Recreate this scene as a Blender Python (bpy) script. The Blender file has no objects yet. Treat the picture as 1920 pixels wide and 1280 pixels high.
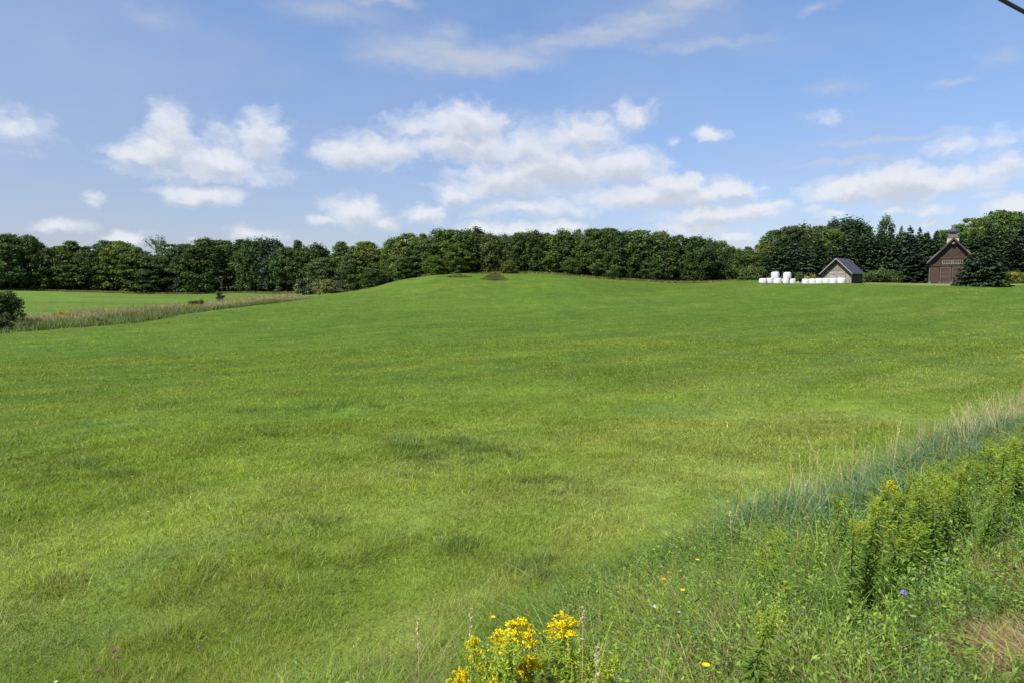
import bpy, math, numpy as np
from mathutils import Vector
PI = math.pi
scene = bpy.context.scene
COL = scene.collection

# ------------------------------------------------------------------ camera model (metres; the eye is above the origin)
EYE = 1.65
FPX, CX, CY = 1280.0, 960.0, 640.0
PITCH = math.atan(100 / 1280)
def ray(px, py):
    u = (px - CX) / FPX; v = (CY - py) / FPX
    return np.array([u, math.cos(PITCH) + v * math.sin(PITCH), -math.sin(PITCH) + v * math.cos(PITCH)])
def at(px, py, Y):
    d = ray(px, py); d = d * (Y / d[1])
    return np.array([d[0], Y, d[2] + EYE])

# ------------------------------------------------------------------ noise
def _hash(ix, iy, seed):
    h = (ix.astype(np.int64) * 374761393 + iy.astype(np.int64) * 668265263 + seed * 1442695041) & 0x7fffffff
    h = ((h ^ (h >> 13)) * 1274126177) & 0x7fffffff
    return ((h ^ (h >> 16)) & 0xffff) / 65535.0
def vnoise(x, y, seed=0):
    ix = np.floor(x); iy = np.floor(y); fx = x - ix; fy = y - iy
    fx = fx * fx * (3 - 2 * fx); fy = fy * fy * (3 - 2 * fy)
    a = _hash(ix, iy, seed); b = _hash(ix + 1, iy, seed); c = _hash(ix, iy + 1, seed); d = _hash(ix + 1, iy + 1, seed)
    return (a * (1 - fx) + b * fx) * (1 - fy) + (c * (1 - fx) + d * fx) * fy
def fbm(x, y, seed=0, octs=4, gain=.5):
    s = np.zeros_like(x, dtype=float); amp = 1.0; tot = 0
    for o in range(octs):
        s += amp * vnoise(x * 2 ** o + 17.3 * o, y * 2 ** o - 9.1 * o, seed + o * 31); tot += amp; amp *= gain
    return s / tot
def sstep(a, b, x):
    t = np.clip((x - a) / (b - a), 0, 1); return t * t * (3 - 2 * t)

# ------------------------------------------------------------------ terrain: thin-plate surface through surveyed points
EDGE_P = np.array([-.39, 4.5]); EDGE_D = np.array([.77, .64]); EDGE_D = EDGE_D / np.linalg.norm(EDGE_D)
EDGE_N = np.array([-EDGE_D[1], EDGE_D[0]])
def edge_w(x, y):      # metres into the field from the foot of the roadside bank (negative: on the bank)
    return (x - EDGE_P[0]) * EDGE_N[0] + (y - EDGE_P[1]) * EDGE_N[1]
def edge_s(x, y):
    return (x - EDGE_P[0]) * EDGE_D[0] + (y - EDGE_P[1]) * EDGE_D[1]
_ctrl = []
for s in (-30, -14, -6, 0, 5, 10, 16, 24, 40):
    for w, z in ((-2.7, 0.0), (-5.5, .02), (-9, 0), (0, -.9), (2.2, -1.0)):
        p = EDGE_P + EDGE_D * s + EDGE_N * w; _ctrl.append((p[0], p[1], z))
for px, py, Y in [(0, 1000, 7.8), (0, 800, 15.3), (0, 700, 28.8), (0, 640, 50), (0, 622, 62), (0, 602, 83), (0, 570, 112), (30, 546, 172),
                  (-300, 800, 15), (-300, 700, 29), (-300, 625, 60), (-300, 570, 112), (-300, 548, 172),
                  (300, 800, 14.2), (300, 700, 28), (300, 640, 47), (300, 598, 75), (300, 580, 96), (300, 560, 140), (300, 551, 185),
                  (560, 800, 13.6), (560, 700, 26.5), (560, 640, 45), (560, 600, 66), (560, 563, 108), (560, 553, 150),
                  (480, 620, 55), (480, 600, 70), (480, 572, 99), (480, 559, 140), (480, 552, 166), (640, 640, 44), (640, 600, 64), (640, 572, 90), (640, 551, 116), (640, 550, 142), (700, 600, 63), (700, 572, 86), (700, 540, 122), (700, 541, 144), (740, 620, 51), (740, 570, 85), (740, 547, 110), (740, 529, 128), (740, 531, 146), (800, 519, 134), (800, 521, 147), (870, 513.5, 138), (870, 516, 150), (1010, 514, 138), (1080, 518, 136), (1080, 520, 148), (1140, 524.5, 133),
                  (960, 1000, 7.3), (960, 850, 11.35), (960, 760, 16.9), (940, 700, 24), (940, 620, 50), (940, 570, 85), (940, 540, 105), (940, 520, 125), (940, 513, 138), (940, 516, 152),
                  (1200, 620, 48), (1200, 570, 85), (1200, 545, 110), (1200, 529, 130), (1200, 529, 146),
                  (1420, 850, 10.9), (1420, 760, 16), (1420, 620, 46), (1420, 570, 81), (1420, 543, 106), (1420, 529.5, 118), (1420, 528, 140),
                  (1580, 570, 78), (1580, 531, 117), (1580, 530, 128), (1700, 620, 45), (1700, 570, 76), (1700, 533.5, 118), (1700, 531, 138),
                  (1920, 700, 21.6), (1920, 620, 43), (1920, 570, 72), (1920, 542, 103), (1920, 534, 118), (1920, 530, 140),
                  (2300, 620, 43), (2300, 540, 105), (2300, 532, 140)]:
    p = at(px, py, Y); _ctrl.append(tuple(p))
for k in range(24):
    a = k * PI / 12
    _ctrl.append((300 * math.sin(a), 300 * math.cos(a), 1.2)); _ctrl.append((900 * math.sin(a), 900 * math.cos(a), 1.5))
_ctrl = np.array(_ctrl)
def _squash(x, y):
    r = np.sqrt(x * x + y * y) + 1e-6; k = np.arcsinh(r / 6.0) / r
    return x * k, y * k
def _tps_fit(C, smooth=2e-4):
    qx, qy = _squash(C[:, 0], C[:, 1]); n = len(C)
    d2 = (qx[:, None] - qx[None]) ** 2 + (qy[:, None] - qy[None]) ** 2
    K = .5 * d2 * np.log(d2 + 1e-12) + np.eye(n) * smooth
    Pm = np.stack([np.ones(n), qx, qy], 1)
    A = np.zeros((n + 3, n + 3)); A[:n, :n] = K; A[:n, n:] = Pm; A[n:, :n] = Pm.T
    sol = np.linalg.solve(A, np.concatenate([C[:, 2], np.zeros(3)]))
    return qx, qy, sol
_QX, _QY, _SOL = _tps_fit(_ctrl)
def ground_z(x, y, bumps=True):
    x = np.asarray(x, float); y = np.asarray(y, float); shp = x.shape; x = x.ravel(); y = y.ravel()
    out = np.empty_like(x)
    for i in range(0, len(x), 40000):
        qx, qy = _squash(x[i:i + 40000], y[i:i + 40000])
        d2 = (qx[:, None] - _QX[None]) ** 2 + (qy[:, None] - _QY[None]) ** 2
        out[i:i + 40000] = (.5 * d2 * np.log(d2 + 1e-12)) @ _SOL[:-3] + _SOL[-3] + qx * _SOL[-2] + qy * _SOL[-1]
    if bumps:
        r = np.sqrt(x * x + y * y)
        out += (fbm(x * .9, y * .9, 3, 3) - .5) * .10 * sstep(2, 9, r) + (fbm(x * .07, y * .07, 5, 2) - .5) * .5 * sstep(12, 50, r)
        out += (fbm(x * 2.5, y * 2.5, 8, 2) - .5) * .05
    return out.reshape(shp)
def gz(x, y): return float(ground_z(np.array([x]), np.array([y]))[0])
def on_ground(px, Y):
    x = (px - CX) / FPX * Y * math.cos(PITCH)
    # the lateral position hardly depends on the row at these distances
    return np.array([x, Y, gz(x, Y)])
def place_top(px, py, h, y0=1.6):
    """foot of a plant of height h whose tip is seen at a photo pixel (nearest such spot)"""
    d = ray(px, py); d = d / d[1]
    Y = np.arange(y0, 40, .05); x = d[0] * Y; z = EYE + d[2] * Y
    g = ground_z(x, Y); k = np.argmax(z <= g + h)
    return np.array([x[k], Y[k], g[k]])

# ------------------------------------------------------------------ mesh helpers
def mk(name, V, tris=None, quads=None, mat=None, parent=None, col=None, smooth=False, link=True, mats=None, midx=None, ngons=None):
    V = np.asarray(V, np.float32).reshape(-1, 3)
    me = bpy.data.meshes.new(name)
    loops = []; totals = []
    if tris is not None and len(tris): t = np.asarray(tris, np.int32); loops.append(t.ravel()); totals.append(np.full(len(t), 3, np.int32))
    if quads is not None and len(quads): q = np.asarray(quads, np.int32); loops.append(q.ravel()); totals.append(np.full(len(q), 4, np.int32))
    if ngons:
        for g in ngons: loops.append(np.asarray(g, np.int32)); totals.append(np.array([len(g)], np.int32))
    loops = np.concatenate(loops); totals = np.concatenate(totals)
    starts = np.concatenate([[0], np.cumsum(totals)[:-1]]).astype(np.int32)
    me.vertices.add(len(V)); me.vertices.foreach_set('co', V.ravel())
    me.loops.add(len(loops)); me.loops.foreach_set('vertex_index', loops)
    me.polygons.add(len(totals)); me.polygons.foreach_set('loop_start', starts); me.polygons.foreach_set('loop_total', totals)
    if smooth: me.polygons.foreach_set('use_smooth', np.ones(len(totals), bool))
    me.update(calc_edges=True)
    if col is not None:
        a = me.color_attributes.new('Col', 'FLOAT_COLOR', 'POINT')
        c = np.ones((len(V), 4), np.float32); c[:, :3] = col; a.data.foreach_set('color', c.ravel())
    for m in (mats or ([mat] if mat else [])): me.materials.append(m)
    if midx is not None: me.polygons.foreach_set('material_index', np.asarray(midx, np.int32))
    o = bpy.data.objects.new(name, me)
    if link: COL.objects.link(o)
    if parent: o.parent = parent
    return o
def tag(o, label=None, cat=None, group=None, kind=None):
    if label: o['label'] = label
    if cat: o['category'] = cat
    if group: o['group'] = group
    if kind: o['kind'] = kind
    return o
def thing(name, label, cat, loc, rz=0, group=None):
    o = bpy.data.objects.new(name, None); COL.objects.link(o); o.empty_display_size = .2
    o.location = loc; o.rotation_euler = (0, 0, rz)
    return tag(o, label, cat, group)
class MB:      # collects faces of one mesh
    def __init__(s): s.V = []; s.F = []; s.n = 0
    def add(s, verts, faces):
        s.V.append(np.asarray(verts, float)); s.F += [tuple(i + s.n for i in f) for f in faces]; s.n += len(verts)
    def box(s, x0, x1, y0, y1, z0, z1):
        s.add([(x0, y0, z0), (x1, y0, z0), (x1, y1, z0), (x0, y1, z0), (x0, y0, z1), (x1, y0, z1), (x1, y1, z1), (x0, y1, z1)],
              [(0, 3, 2, 1), (4, 5, 6, 7), (0, 1, 5, 4), (1, 2, 6, 5), (2, 3, 7, 6), (3, 0, 4, 7)])
    def prism(s, poly, y0, y1):        # poly: (x, z) counter-clockwise as seen from -y
        n = len(poly)
        s.add([(x, y0, z) for x, z in poly] + [(x, y1, z) for x, z in poly],
              [tuple(range(n)), tuple(range(2 * n - 1, n - 1, -1))] + [(i, i + n, (i + 1) % n + n, (i + 1) % n) for i in range(n)])
    def lathe(s, prof, n=24, c=(0, 0, 0), close=True):
        V = [(c[0] + r * math.cos(2 * PI * k / n), c[1] + r * math.sin(2 * PI * k / n), c[2] + z) for r, z in prof for k in range(n)]
        F = [(j * n + k, j * n + (k + 1) % n, (j + 1) * n + (k + 1) % n, (j + 1) * n + k) for j in range(len(prof) - 1) for k in range(n)]
        if close: F += [tuple(range(n - 1, -1, -1)), tuple((len(prof) - 1) * n + k for k in range(n))]
        s.add(V, F)
    def build(s, name, mat, parent=None, smooth=False):
        me = bpy.data.meshes.new(name); me.from_pydata(np.concatenate(s.V).tolist(), [], s.F); me.update()
        me.materials.append(mat)
        if smooth: me.polygons.foreach_set('use_smooth', np.ones(len(me.polygons), bool))
        o = bpy.data.objects.new(name, me); COL.objects.link(o)
        if parent: o.parent = parent
        return o
def tube_np(P, R, n=6):
    P = np.asarray(P, float); R = np.asarray(R, float); m = len(P)
    T = np.gradient(P, axis=0); T /= np.linalg.norm(T, axis=1)[:, None] + 1e-9
    ref = np.where(np.abs(T[:, 2:3]) > .9, np.array([[1., 0, 0]]), np.array([[0, 0, 1.]]))
    A = np.cross(T, ref); A /= np.linalg.norm(A, axis=1)[:, None] + 1e-9; B = np.cross(T, A)
    ang = np.arange(n) * 2 * PI / n
    V = P[:, None] + (A[:, None] * np.cos(ang)[None, :, None] + B[:, None] * np.sin(ang)[None, :, None]) * R[:, None, None]
    i = np.arange(m - 1)[:, None] * n; k = np.arange(n)[None]; k2 = (k + 1) % n
    Q = np.stack([i + k, i + k2, i + n + k2, i + n + k], -1).reshape(-1, 4)
    return V.reshape(-1, 3), Q
def join(parts):
    V = []; Q = []; n = 0
    for v, q in parts: V.append(v); Q.append(np.asarray(q) + n); n += len(v)
    return np.concatenate(V), np.concatenate(Q)
def unit(v): return v / (np.linalg.norm(v, axis=-1, keepdims=True) + 1e-9)
def leafquads(C, N, L, W, rng, axis=None):
    """rhombic leaf faces centred at C with normals N; axis (if given) sets the long direction"""
    N = unit(N); a = rng.normal(size=C.shape) if axis is None else axis
    A = unit(a - N * np.sum(a * N, 1, keepdims=True)); B = np.cross(N, A)
    L = np.broadcast_to(L, (len(C),))[:, None]; W = np.broadcast_to(W, (len(C),))[:, None]
    V = np.stack([C + A * L * .5, C + B * W * .5, C - A * L * .5, C - B * W * .5], 1).reshape(-1, 3)
    return V, np.arange(len(C) * 4).reshape(-1, 4)
def blades(P, h, w, az, lean, curve, col, segs, rng, tipcol=None):
    """grass blades: P feet, h length, w width, az bending direction; returns V, tris, quads, colours"""
    n = len(P); t = np.linspace(0, 1, segs + 1)
    d = np.stack([np.cos(az), np.sin(az), np.zeros(n)], 1)
    sa = az + PI / 2 + rng.normal(0, .7, n); sd = np.stack([np.cos(sa), np.sin(sa), np.zeros(n)], 1)
    off = (lean[:, None] * t + curve[:, None] * t ** 2) * h[:, None]
    up = h[:, None] * (t - .35 * np.abs(curve)[:, None] * t ** 2 - .25 * np.abs(lean)[:, None] * t)
    Cn = P[:, None] + d[:, None] * off[..., None]; Cn[..., 2] += up
    ww = w[:, None] * np.maximum(1 - t, 0) ** .6 * .5
    V = np.empty((n, 2 * segs + 1, 3))
    V[:, 0:2 * segs:2] = Cn[:, :segs] - sd[:, None] * ww[:, :segs, None]
    V[:, 1:2 * segs:2] = Cn[:, :segs] + sd[:, None] * ww[:, :segs, None]
    V[:, -1] = Cn[:, -1]
    base = (np.arange(n) * (2 * segs + 1))[:, None]
    tris = base + np.array([[2 * segs - 2, 2 * segs - 1, 2 * segs]])
    quads = None
    if segs > 1:
        q = np.array([[2 * k, 2 * k + 1, 2 * k + 3, 2 * k + 2] for k in range(segs - 1)])
        quads = (base[:, :, None] + q[None]).reshape(-1, 4)
    C = np.repeat(col[:, None], 2 * segs + 1, 1)
    if tipcol is not None:
        tt = np.concatenate([np.repeat(t[:segs], 2), [1]]); k = sstep(.45, 1, tt)[None, :, None]
        C = C * (1 - k) + tipcol[:, None] * k
    return V.reshape(-1, 3), tris, quads, C.reshape(-1, 3)
def cat(parts):      # (V, tris, quads, col) lists
    V = []; T = []; Q = []; C = []; n = 0
    for v, t, q, c in parts:
        V.append(v); C.append(c)
        if t is not None: T.append(t + n)
        if q is not None: Q.append(q + n)
        n += len(v)
    return np.concatenate(V), (np.concatenate(T) if T else None), (np.concatenate(Q) if Q else None), np.concatenate(C)

# ------------------------------------------------------------------ materials
def newmat(name):
    m = bpy.data.materials.new(name); m.use_nodes = True; nt = m.node_tree; nt.nodes.clear(); return m, nt
def foliage_mat(name, trans=.35, gloss=.05, rough=.45, tshift=(1.25, 1.1, .5)):
    m, nt = newmat(name); N = nt.nodes; L = nt.links
    out = N.new('ShaderNodeOutputMaterial'); a = N.new('ShaderNodeAttribute'); a.attribute_name = 'Col'
    oi = N.new('ShaderNodeObjectInfo'); mul = N.new('ShaderNodeMix'); mul.data_type = 'RGBA'; mul.blend_type = 'MULTIPLY'; mul.inputs[0].default_value = 1
    L.new(a.outputs['Color'], mul.inputs[6]); L.new(oi.outputs['Color'], mul.inputs[7])
    d = N.new('ShaderNodeBsdfDiffuse'); t = N.new('ShaderNodeBsdfTranslucent'); g = N.new('ShaderNodeBsdfGlossy'); g.inputs['Roughness'].default_value = rough
    g.inputs['Color'].default_value = (1, 1, 1, 1)
    ts = N.new('ShaderNodeMix'); ts.data_type = 'RGBA'; ts.blend_type = 'MULTIPLY'; ts.inputs[0].default_value = 1; ts.inputs[7].default_value = (*tshift, 1)
    L.new(mul.outputs[2], ts.inputs[6]); L.new(mul.outputs[2], d.inputs['Color']); L.new(ts.outputs[2], t.inputs['Color'])
    m1 = N.new('ShaderNodeMixShader'); m1.inputs[0].default_value = trans; L.new(d.outputs[0], m1.inputs[1]); L.new(t.outputs[0], m1.inputs[2])
    m2 = N.new('ShaderNodeMixShader'); m2.inputs[0].default_value = gloss; L.new(m1.outputs[0], m2.inputs[1]); L.new(g.outputs[0], m2.inputs[2])
    L.new(m2.outputs[0], out.inputs[0]); return m
def surf_mat(name, c1, c2, scale=6, rough=.8, bump=.2, stretch=(1, 1, 1), attr=False, spec=.3, detail=6):
    m, nt = newmat(name); N = nt.nodes; L = nt.links
    out = N.new('ShaderNodeOutputMaterial'); p = N.new('ShaderNodeBsdfPrincipled'); L.new(p.outputs[0], out.inputs[0])
    p.inputs['Roughness'].default_value = rough; p.inputs['Specular IOR Level'].default_value = spec
    tc = N.new('ShaderNodeTexCoord'); mp = N.new('ShaderNodeMapping'); mp.inputs['Scale'].default_value = stretch; L.new(tc.outputs['Object'], mp.inputs[0])
    nz = N.new('ShaderNodeTexNoise'); nz.inputs['Scale'].default_value = scale; nz.inputs['Detail'].default_value = detail; nz.inputs['Roughness'].default_value = .65
    L.new(mp.outputs[0], nz.inputs['Vector'])
    rp = N.new('ShaderNodeMapRange'); rp.inputs[1].default_value = .3; rp.inputs[2].default_value = .7; L.new(nz.outputs[0], rp.inputs[0])
    mx = N.new('ShaderNodeMix'); mx.data_type = 'RGBA'; mx.inputs[6].default_value = (*c1, 1); mx.inputs[7].default_value = (*c2, 1); L.new(rp.outputs[0], mx.inputs[0])
    src = mx.outputs[2]
    if attr:
        a = N.new('ShaderNodeAttribute'); a.attribute_name = 'Col'
        mu = N.new('ShaderNodeMix'); mu.data_type = 'RGBA'; mu.blend_type = 'MULTIPLY'; mu.inputs[0].default_value = 1
        L.new(src, mu.inputs[6]); L.new(a.outputs['Color'], mu.inputs[7]); src = mu.outputs[2]
    L.new(src, p.inputs['Base Color'])
    if bump:
        b = N.new('ShaderNodeBump'); b.inputs['Strength'].default_value = bump; b.inputs['Distance'].default_value = .02; L.new(nz.outputs[0], b.inputs['Height']); L.new(b.outputs[0], p.inputs['Normal'])
    return m
M_GRASS = foliage_mat('grass_blades', .42, .015, .55)
M_LEAF = foliage_mat('broadleaf_foliage', .40, .015, .6)
M_NEEDLE = foliage_mat('conifer_needles', .14, .012, .6, (1.1, 1.05, .8))
M_PETAL = foliage_mat('petals', .35, .0, .5, (1.1, 1.0, .8))
M_BARK = surf_mat('bark', (.045, .038, .03), (.085, .07, .055), 9, .9, .5, (1, 1, .3))
M_BARK_PALE = surf_mat('pale_dead_bark', (.26, .24, .21), (.42, .40, .36), 9, .9, .4, (1, 1, .3))
M_STEM = surf_mat('green_stem', (.06, .10, .03), (.09, .12, .035), 20, .7, 0)
M_STRAW = surf_mat('dry_straw', (.36, .31, .15), (.48, .42, .23), 25, .75, 0)
M_WRAP = surf_mat('white_bale_wrap', (.45, .45, .46), (.52, .52, .52), 3, .32, .35, (1, 1, 4), spec=.5)
M_BARNWOOD = surf_mat('brown_barn_boards', (.027, .0150, .0095), (.043, .024, .015), 5, .75, .2, (.5, 1, 8), attr=False)
M_BARNTRIM = surf_mat('dark_barn_trim', (.035, .026, .022), (.05, .038, .03), 6, .7, .1)
M_BARNDOOR = surf_mat('red_brown_barn_door', (.046, .023, .017), (.062, .031, .023), 4, .7, .15, (6, 1, .5))
M_TRIMPALE = surf_mat('pale_weathered_trim', (.20, .187, .165), (.27, .252, .225), 7, .8, .1)
M_CREAM = surf_mat('cream_painted_boards', (.33, .275, .19), (.38, .32, .23), 5, .7, .1)
M_GREYWOOD = surf_mat('grey_weathered_wood', (.085, .083, .08), (.13, .127, .12), 6, .85, .2, (6, 6, .7))
M_ROOF = surf_mat('dark_slate_shingles', (.040, .042, .052), (.056, .058, .070), 14, .6, .25)
M_GLASS = surf_mat('dark_window_glass', (.02, .022, .025), (.03, .033, .036), 3, .12, 0, spec=.6)
M_CONCRETE = surf_mat('concrete_footing', (.13, .125, .115), (.18, .172, .16), 8, .9, .2)
M_SHEDWOOD = surf_mat('weathered_shed_boards', (.27, .25, .235), (.52, .485, .455), 7, .85, .25, (5, 5, .5), attr=True)
M_WIRE = surf_mat('black_cable_sheath', (.012, .012, .014), (.02, .02, .022), 30, .5, 0)
M_SOIL = surf_mat('mound_soil', (.07, .055, .03), (.11, .09, .05), 5, .95, .3)

# ------------------------------------------------------------------ colours of the field and the ground
STRIP_A = [(-420, 640, 52), (-150, 632, 57), (0, 626, 60), (190, 612, 68), (300, 600, 75), (400, 582, 88), (480, 571, 99), (540, 565, 106), (585, 559, 112), (640, 551, 118), (760, 530, 126)]
STRIP_B = [(-420, 606, 76), (-150, 604, 80), (0, 601, 83), (190, 590, 90), (300, 580, 98), (400, 568, 112), (480, 560, 124), (540, 558, 124), (585, 557, 116), (640, 549, 119), (760, 530, 127)]
_sa = np.array([at(*p)[:2] for p in STRIP_A]); _sb = np.array([at(*p)[:2] for p in STRIP_B])
def strip_t(x, y):       # 0 at the near margin of the rough strip, 1 at the far margin (only meaningful left of the hill)
    ya = np.interp(x, _sa[:, 0], _sa[:, 1]); yb = np.interp(x, _sb[:, 0], _sb[:, 1])
    return (y - ya) / (yb - ya)
def wood_y(x):           # depth of the front of the wood along x
    return np.interp(x, [-260, -150, -120, -70, -40, -20, 0, 20, 38, 52, 60, 130, 200], [176, 176, 180, 178, 162, 150, 147, 145, 142, 139, 132, 136, 136])
G = lambda *c: np.array(c)
def field_colour(x, y):
    sw, ss = edge_w(x, y), edge_s(x, y)
    n = len(x)
    A = G(.142, .212, .019); B = G(.108, .184, .018); Cc = G(.190, .240, .029); D = G(.33, .325, .105); Bl = G(.112, .196, .040)
    wrp = (fbm(x / 4.5, y / 4.5, 17, 3) - .5) * 3.2 + (fbm(x / 1.1, y / 1.1, 19, 2) - .5) * .8; n1 = fbm(ss / 14 + 3, (sw + wrp) / 2.1, 11, 4); n2 = fbm(x / 5.5, y / 5.5, 12, 4); n3 = fbm(x / 26, y / 20, 13, 3); n4 = fbm(x / 1.3, y / 1.3, 14, 3)
    c = np.repeat(A[None], n, 0)
    def mixin(c, target, k): k = np.clip(k, 0, 1)[:, None]; return c * (1 - k) + target[None] * k
    c = mixin(c, B, sstep(.46, .68, .55 * n2 + .45 * fbm(x / 1.6, y / 1.3, 24, 4, .6)) * .75)
    c = mixin(c, Cc, sstep(.48, .72, n1) * .55)
    c = mixin(c, B, sstep(.55, .35, n1) * .3)
    near = np.exp(-np.clip(sw, 0, None) / 5.5)
    c = mixin(c, D, sstep(.42, .66, fbm(ss / 5.0, (sw + wrp * .5) / .9, 15, 4)) * near * .6)
    c = mixin(c, G(.27, .335, .040), near * .5)
    c *= (1 + .045 * np.sin(2 * PI * (sw + wrp * .45) / 3.3))[:, None]
    c = mixin(c, Bl, .6 * sstep(.60, .74, fbm(x / 3.2 + 40, y / 3.2, 16, 4)) * .7 * sstep(60, 25, y))
    c *= (.86 + .28 * n3)[:, None] * (.78 + .44 * n4)[:, None]
    # bluish rank clumps and fresh yellow-green tufts seen in the near field
    for px, py, r, k in RANK:
        p = at(px, py, 1); d = ray(px, py); d = d / d[1]
        q = RANK_XY[(px, py)]
        dist = np.hypot((x - q[0]) / r, (y - q[1]) / (r * .9)) + (fbm(x / .55, y / .4, 18, 4) - .5) * 2.2
        c = mixin(c, G(.098, .180, .040) if k == 'b' else G(.20, .27, .036), sstep(1.0, .3, dist) * (.60 * sstep(.50, .62, fbm(x / .30, y / .24, 25, 2)) if k == 'b' else .75))
    return c
def place_bank(px, py, w0):
    """foot and height of a bank plant rooted w0 metres from the bank foot whose tip is seen at a photo pixel"""
    d = ray(px, py); d = d / d[1]; Y = np.arange(1.4, 16, .03); x = d[0] * Y; w = edge_w(x, Y); g = ground_z(x, Y); hh = EYE + d[2] * Y - g
    k = int(np.argmin(np.abs(w - w0)))
    while hh[k] > 1.0 and k < len(Y) - 1: k += 1
    return np.array([x[k], Y[k], g[k]]), max(float(hh[k]), .3)
def ray_hit(px, py):
    d = ray(px, py); d = d / d[1]; Y = np.concatenate([np.arange(1.5, 40, .05), np.arange(40, 200, .3)])
    g = ground_z(d[0] * Y, Y); k = np.argmax(EYE + d[2] * Y <= g); return np.array([d[0] * Y[k], Y[k], g[k]])
RANK = [(590, 770, 1.0, 'b'), (660, 760, 1.2, 'b'), (700, 765, .8, 'b'), (450, 772, .5, 'b'), (500, 815, .7, 'b'), (740, 895, .45, 'b'), (830, 850, 1.1, 'b'), (780, 830, 1.0, 'b'),
        (900, 850, .8, 'b'), (1000, 905, .6, 'b'), (60, 840, 1.2, 'b'), (140, 800, .9, 'b'), (170, 880, 1.0, 'b'), (10, 935, .6, 'b'), (320, 660, 2.0, 'b'), (130, 655, 2.2, 'b'),
        (555, 1045, .4, 'y'), (95, 1100, .35, 'y'), (340, 1110, .35, 'y'), (300, 1200, .3, 'y'), (480, 1100, .4, 'y'), (710, 1030, .5, 'y'), (860, 1010, .5, 'b'), (1020, 1070, .5, 'b'), (1060, 1075, .35, 'b'), (580, 985, .6, 'b'), (930, 530, 3, 'b')]
RANK_XY = {(px, py): ray_hit(px, py) for px, py, r, k in RANK}
def ground_colour(x, y):
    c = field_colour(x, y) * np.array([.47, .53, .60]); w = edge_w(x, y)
    def mixin(c, target, k): k = np.clip(k, 0, 1)[:, None]; return c * (1 - k) + target * k
    nz = fbm(x / .6, y / .6, 21, 4)
    soil = G(.075, .062, .03)[None] * (.7 + .6 * nz)[:, None]
    near = sstep(26, 7, np.hypot(x, y))
    c = c * (1 + .75 * near)[:, None]; c = mixin(c, soil * .9 + c * .7, near * .12)  # near turf painted lighter, making up for the shade among the blades
    c = mixin(c, soil, sstep(.15, -.25, w) * .9)
    straw = G(.24, .18, .10)[None] * (.65 + .7 * fbm(x / .12, y / .12, 22, 3))[:, None]
    c = mixin(c, straw, sstep(-3.45, -3.8, w + (nz - .5) * .9))
    t = strip_t(x, y); inl = sstep(-20, -26, x)
    far = G(.085, .138, .021)[None] * (.72 + .56 * fbm(x / 16, y / 3.5, 23, 4))[:, None]
    c = mixin(c, far, sstep(.95, 1.05, t) * sstep(-12, -24, x) * (y < 260))
    c = mixin(c, G(.17, .135, .065)[None] * (.7 + .6 * nz)[:, None], sstep(0, .1, t) * sstep(1.05, .95, t) * sstep(-31, -40, x))
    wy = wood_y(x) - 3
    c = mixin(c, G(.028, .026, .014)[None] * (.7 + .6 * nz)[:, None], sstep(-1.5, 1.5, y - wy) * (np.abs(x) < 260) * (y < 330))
    yard = sstep(47, 52, x) * sstep(102, 98, x) * sstep(114.8, 116.2, y - .0 * x) * sstep(138, 132, y)
    c = mixin(c, G(.13, .165, .045)[None] * (.8 + .4 * nz)[:, None], yard * .8)
    drive = sstep(68, 72, x) * sstep(90, 87, x) * sstep(115.6, 116.6, y) * sstep(121, 119, y)
    c = mixin(c, G(.24, .22, .12)[None] * (.8 + .4 * nz)[:, None], drive * .85)
    return c

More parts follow.
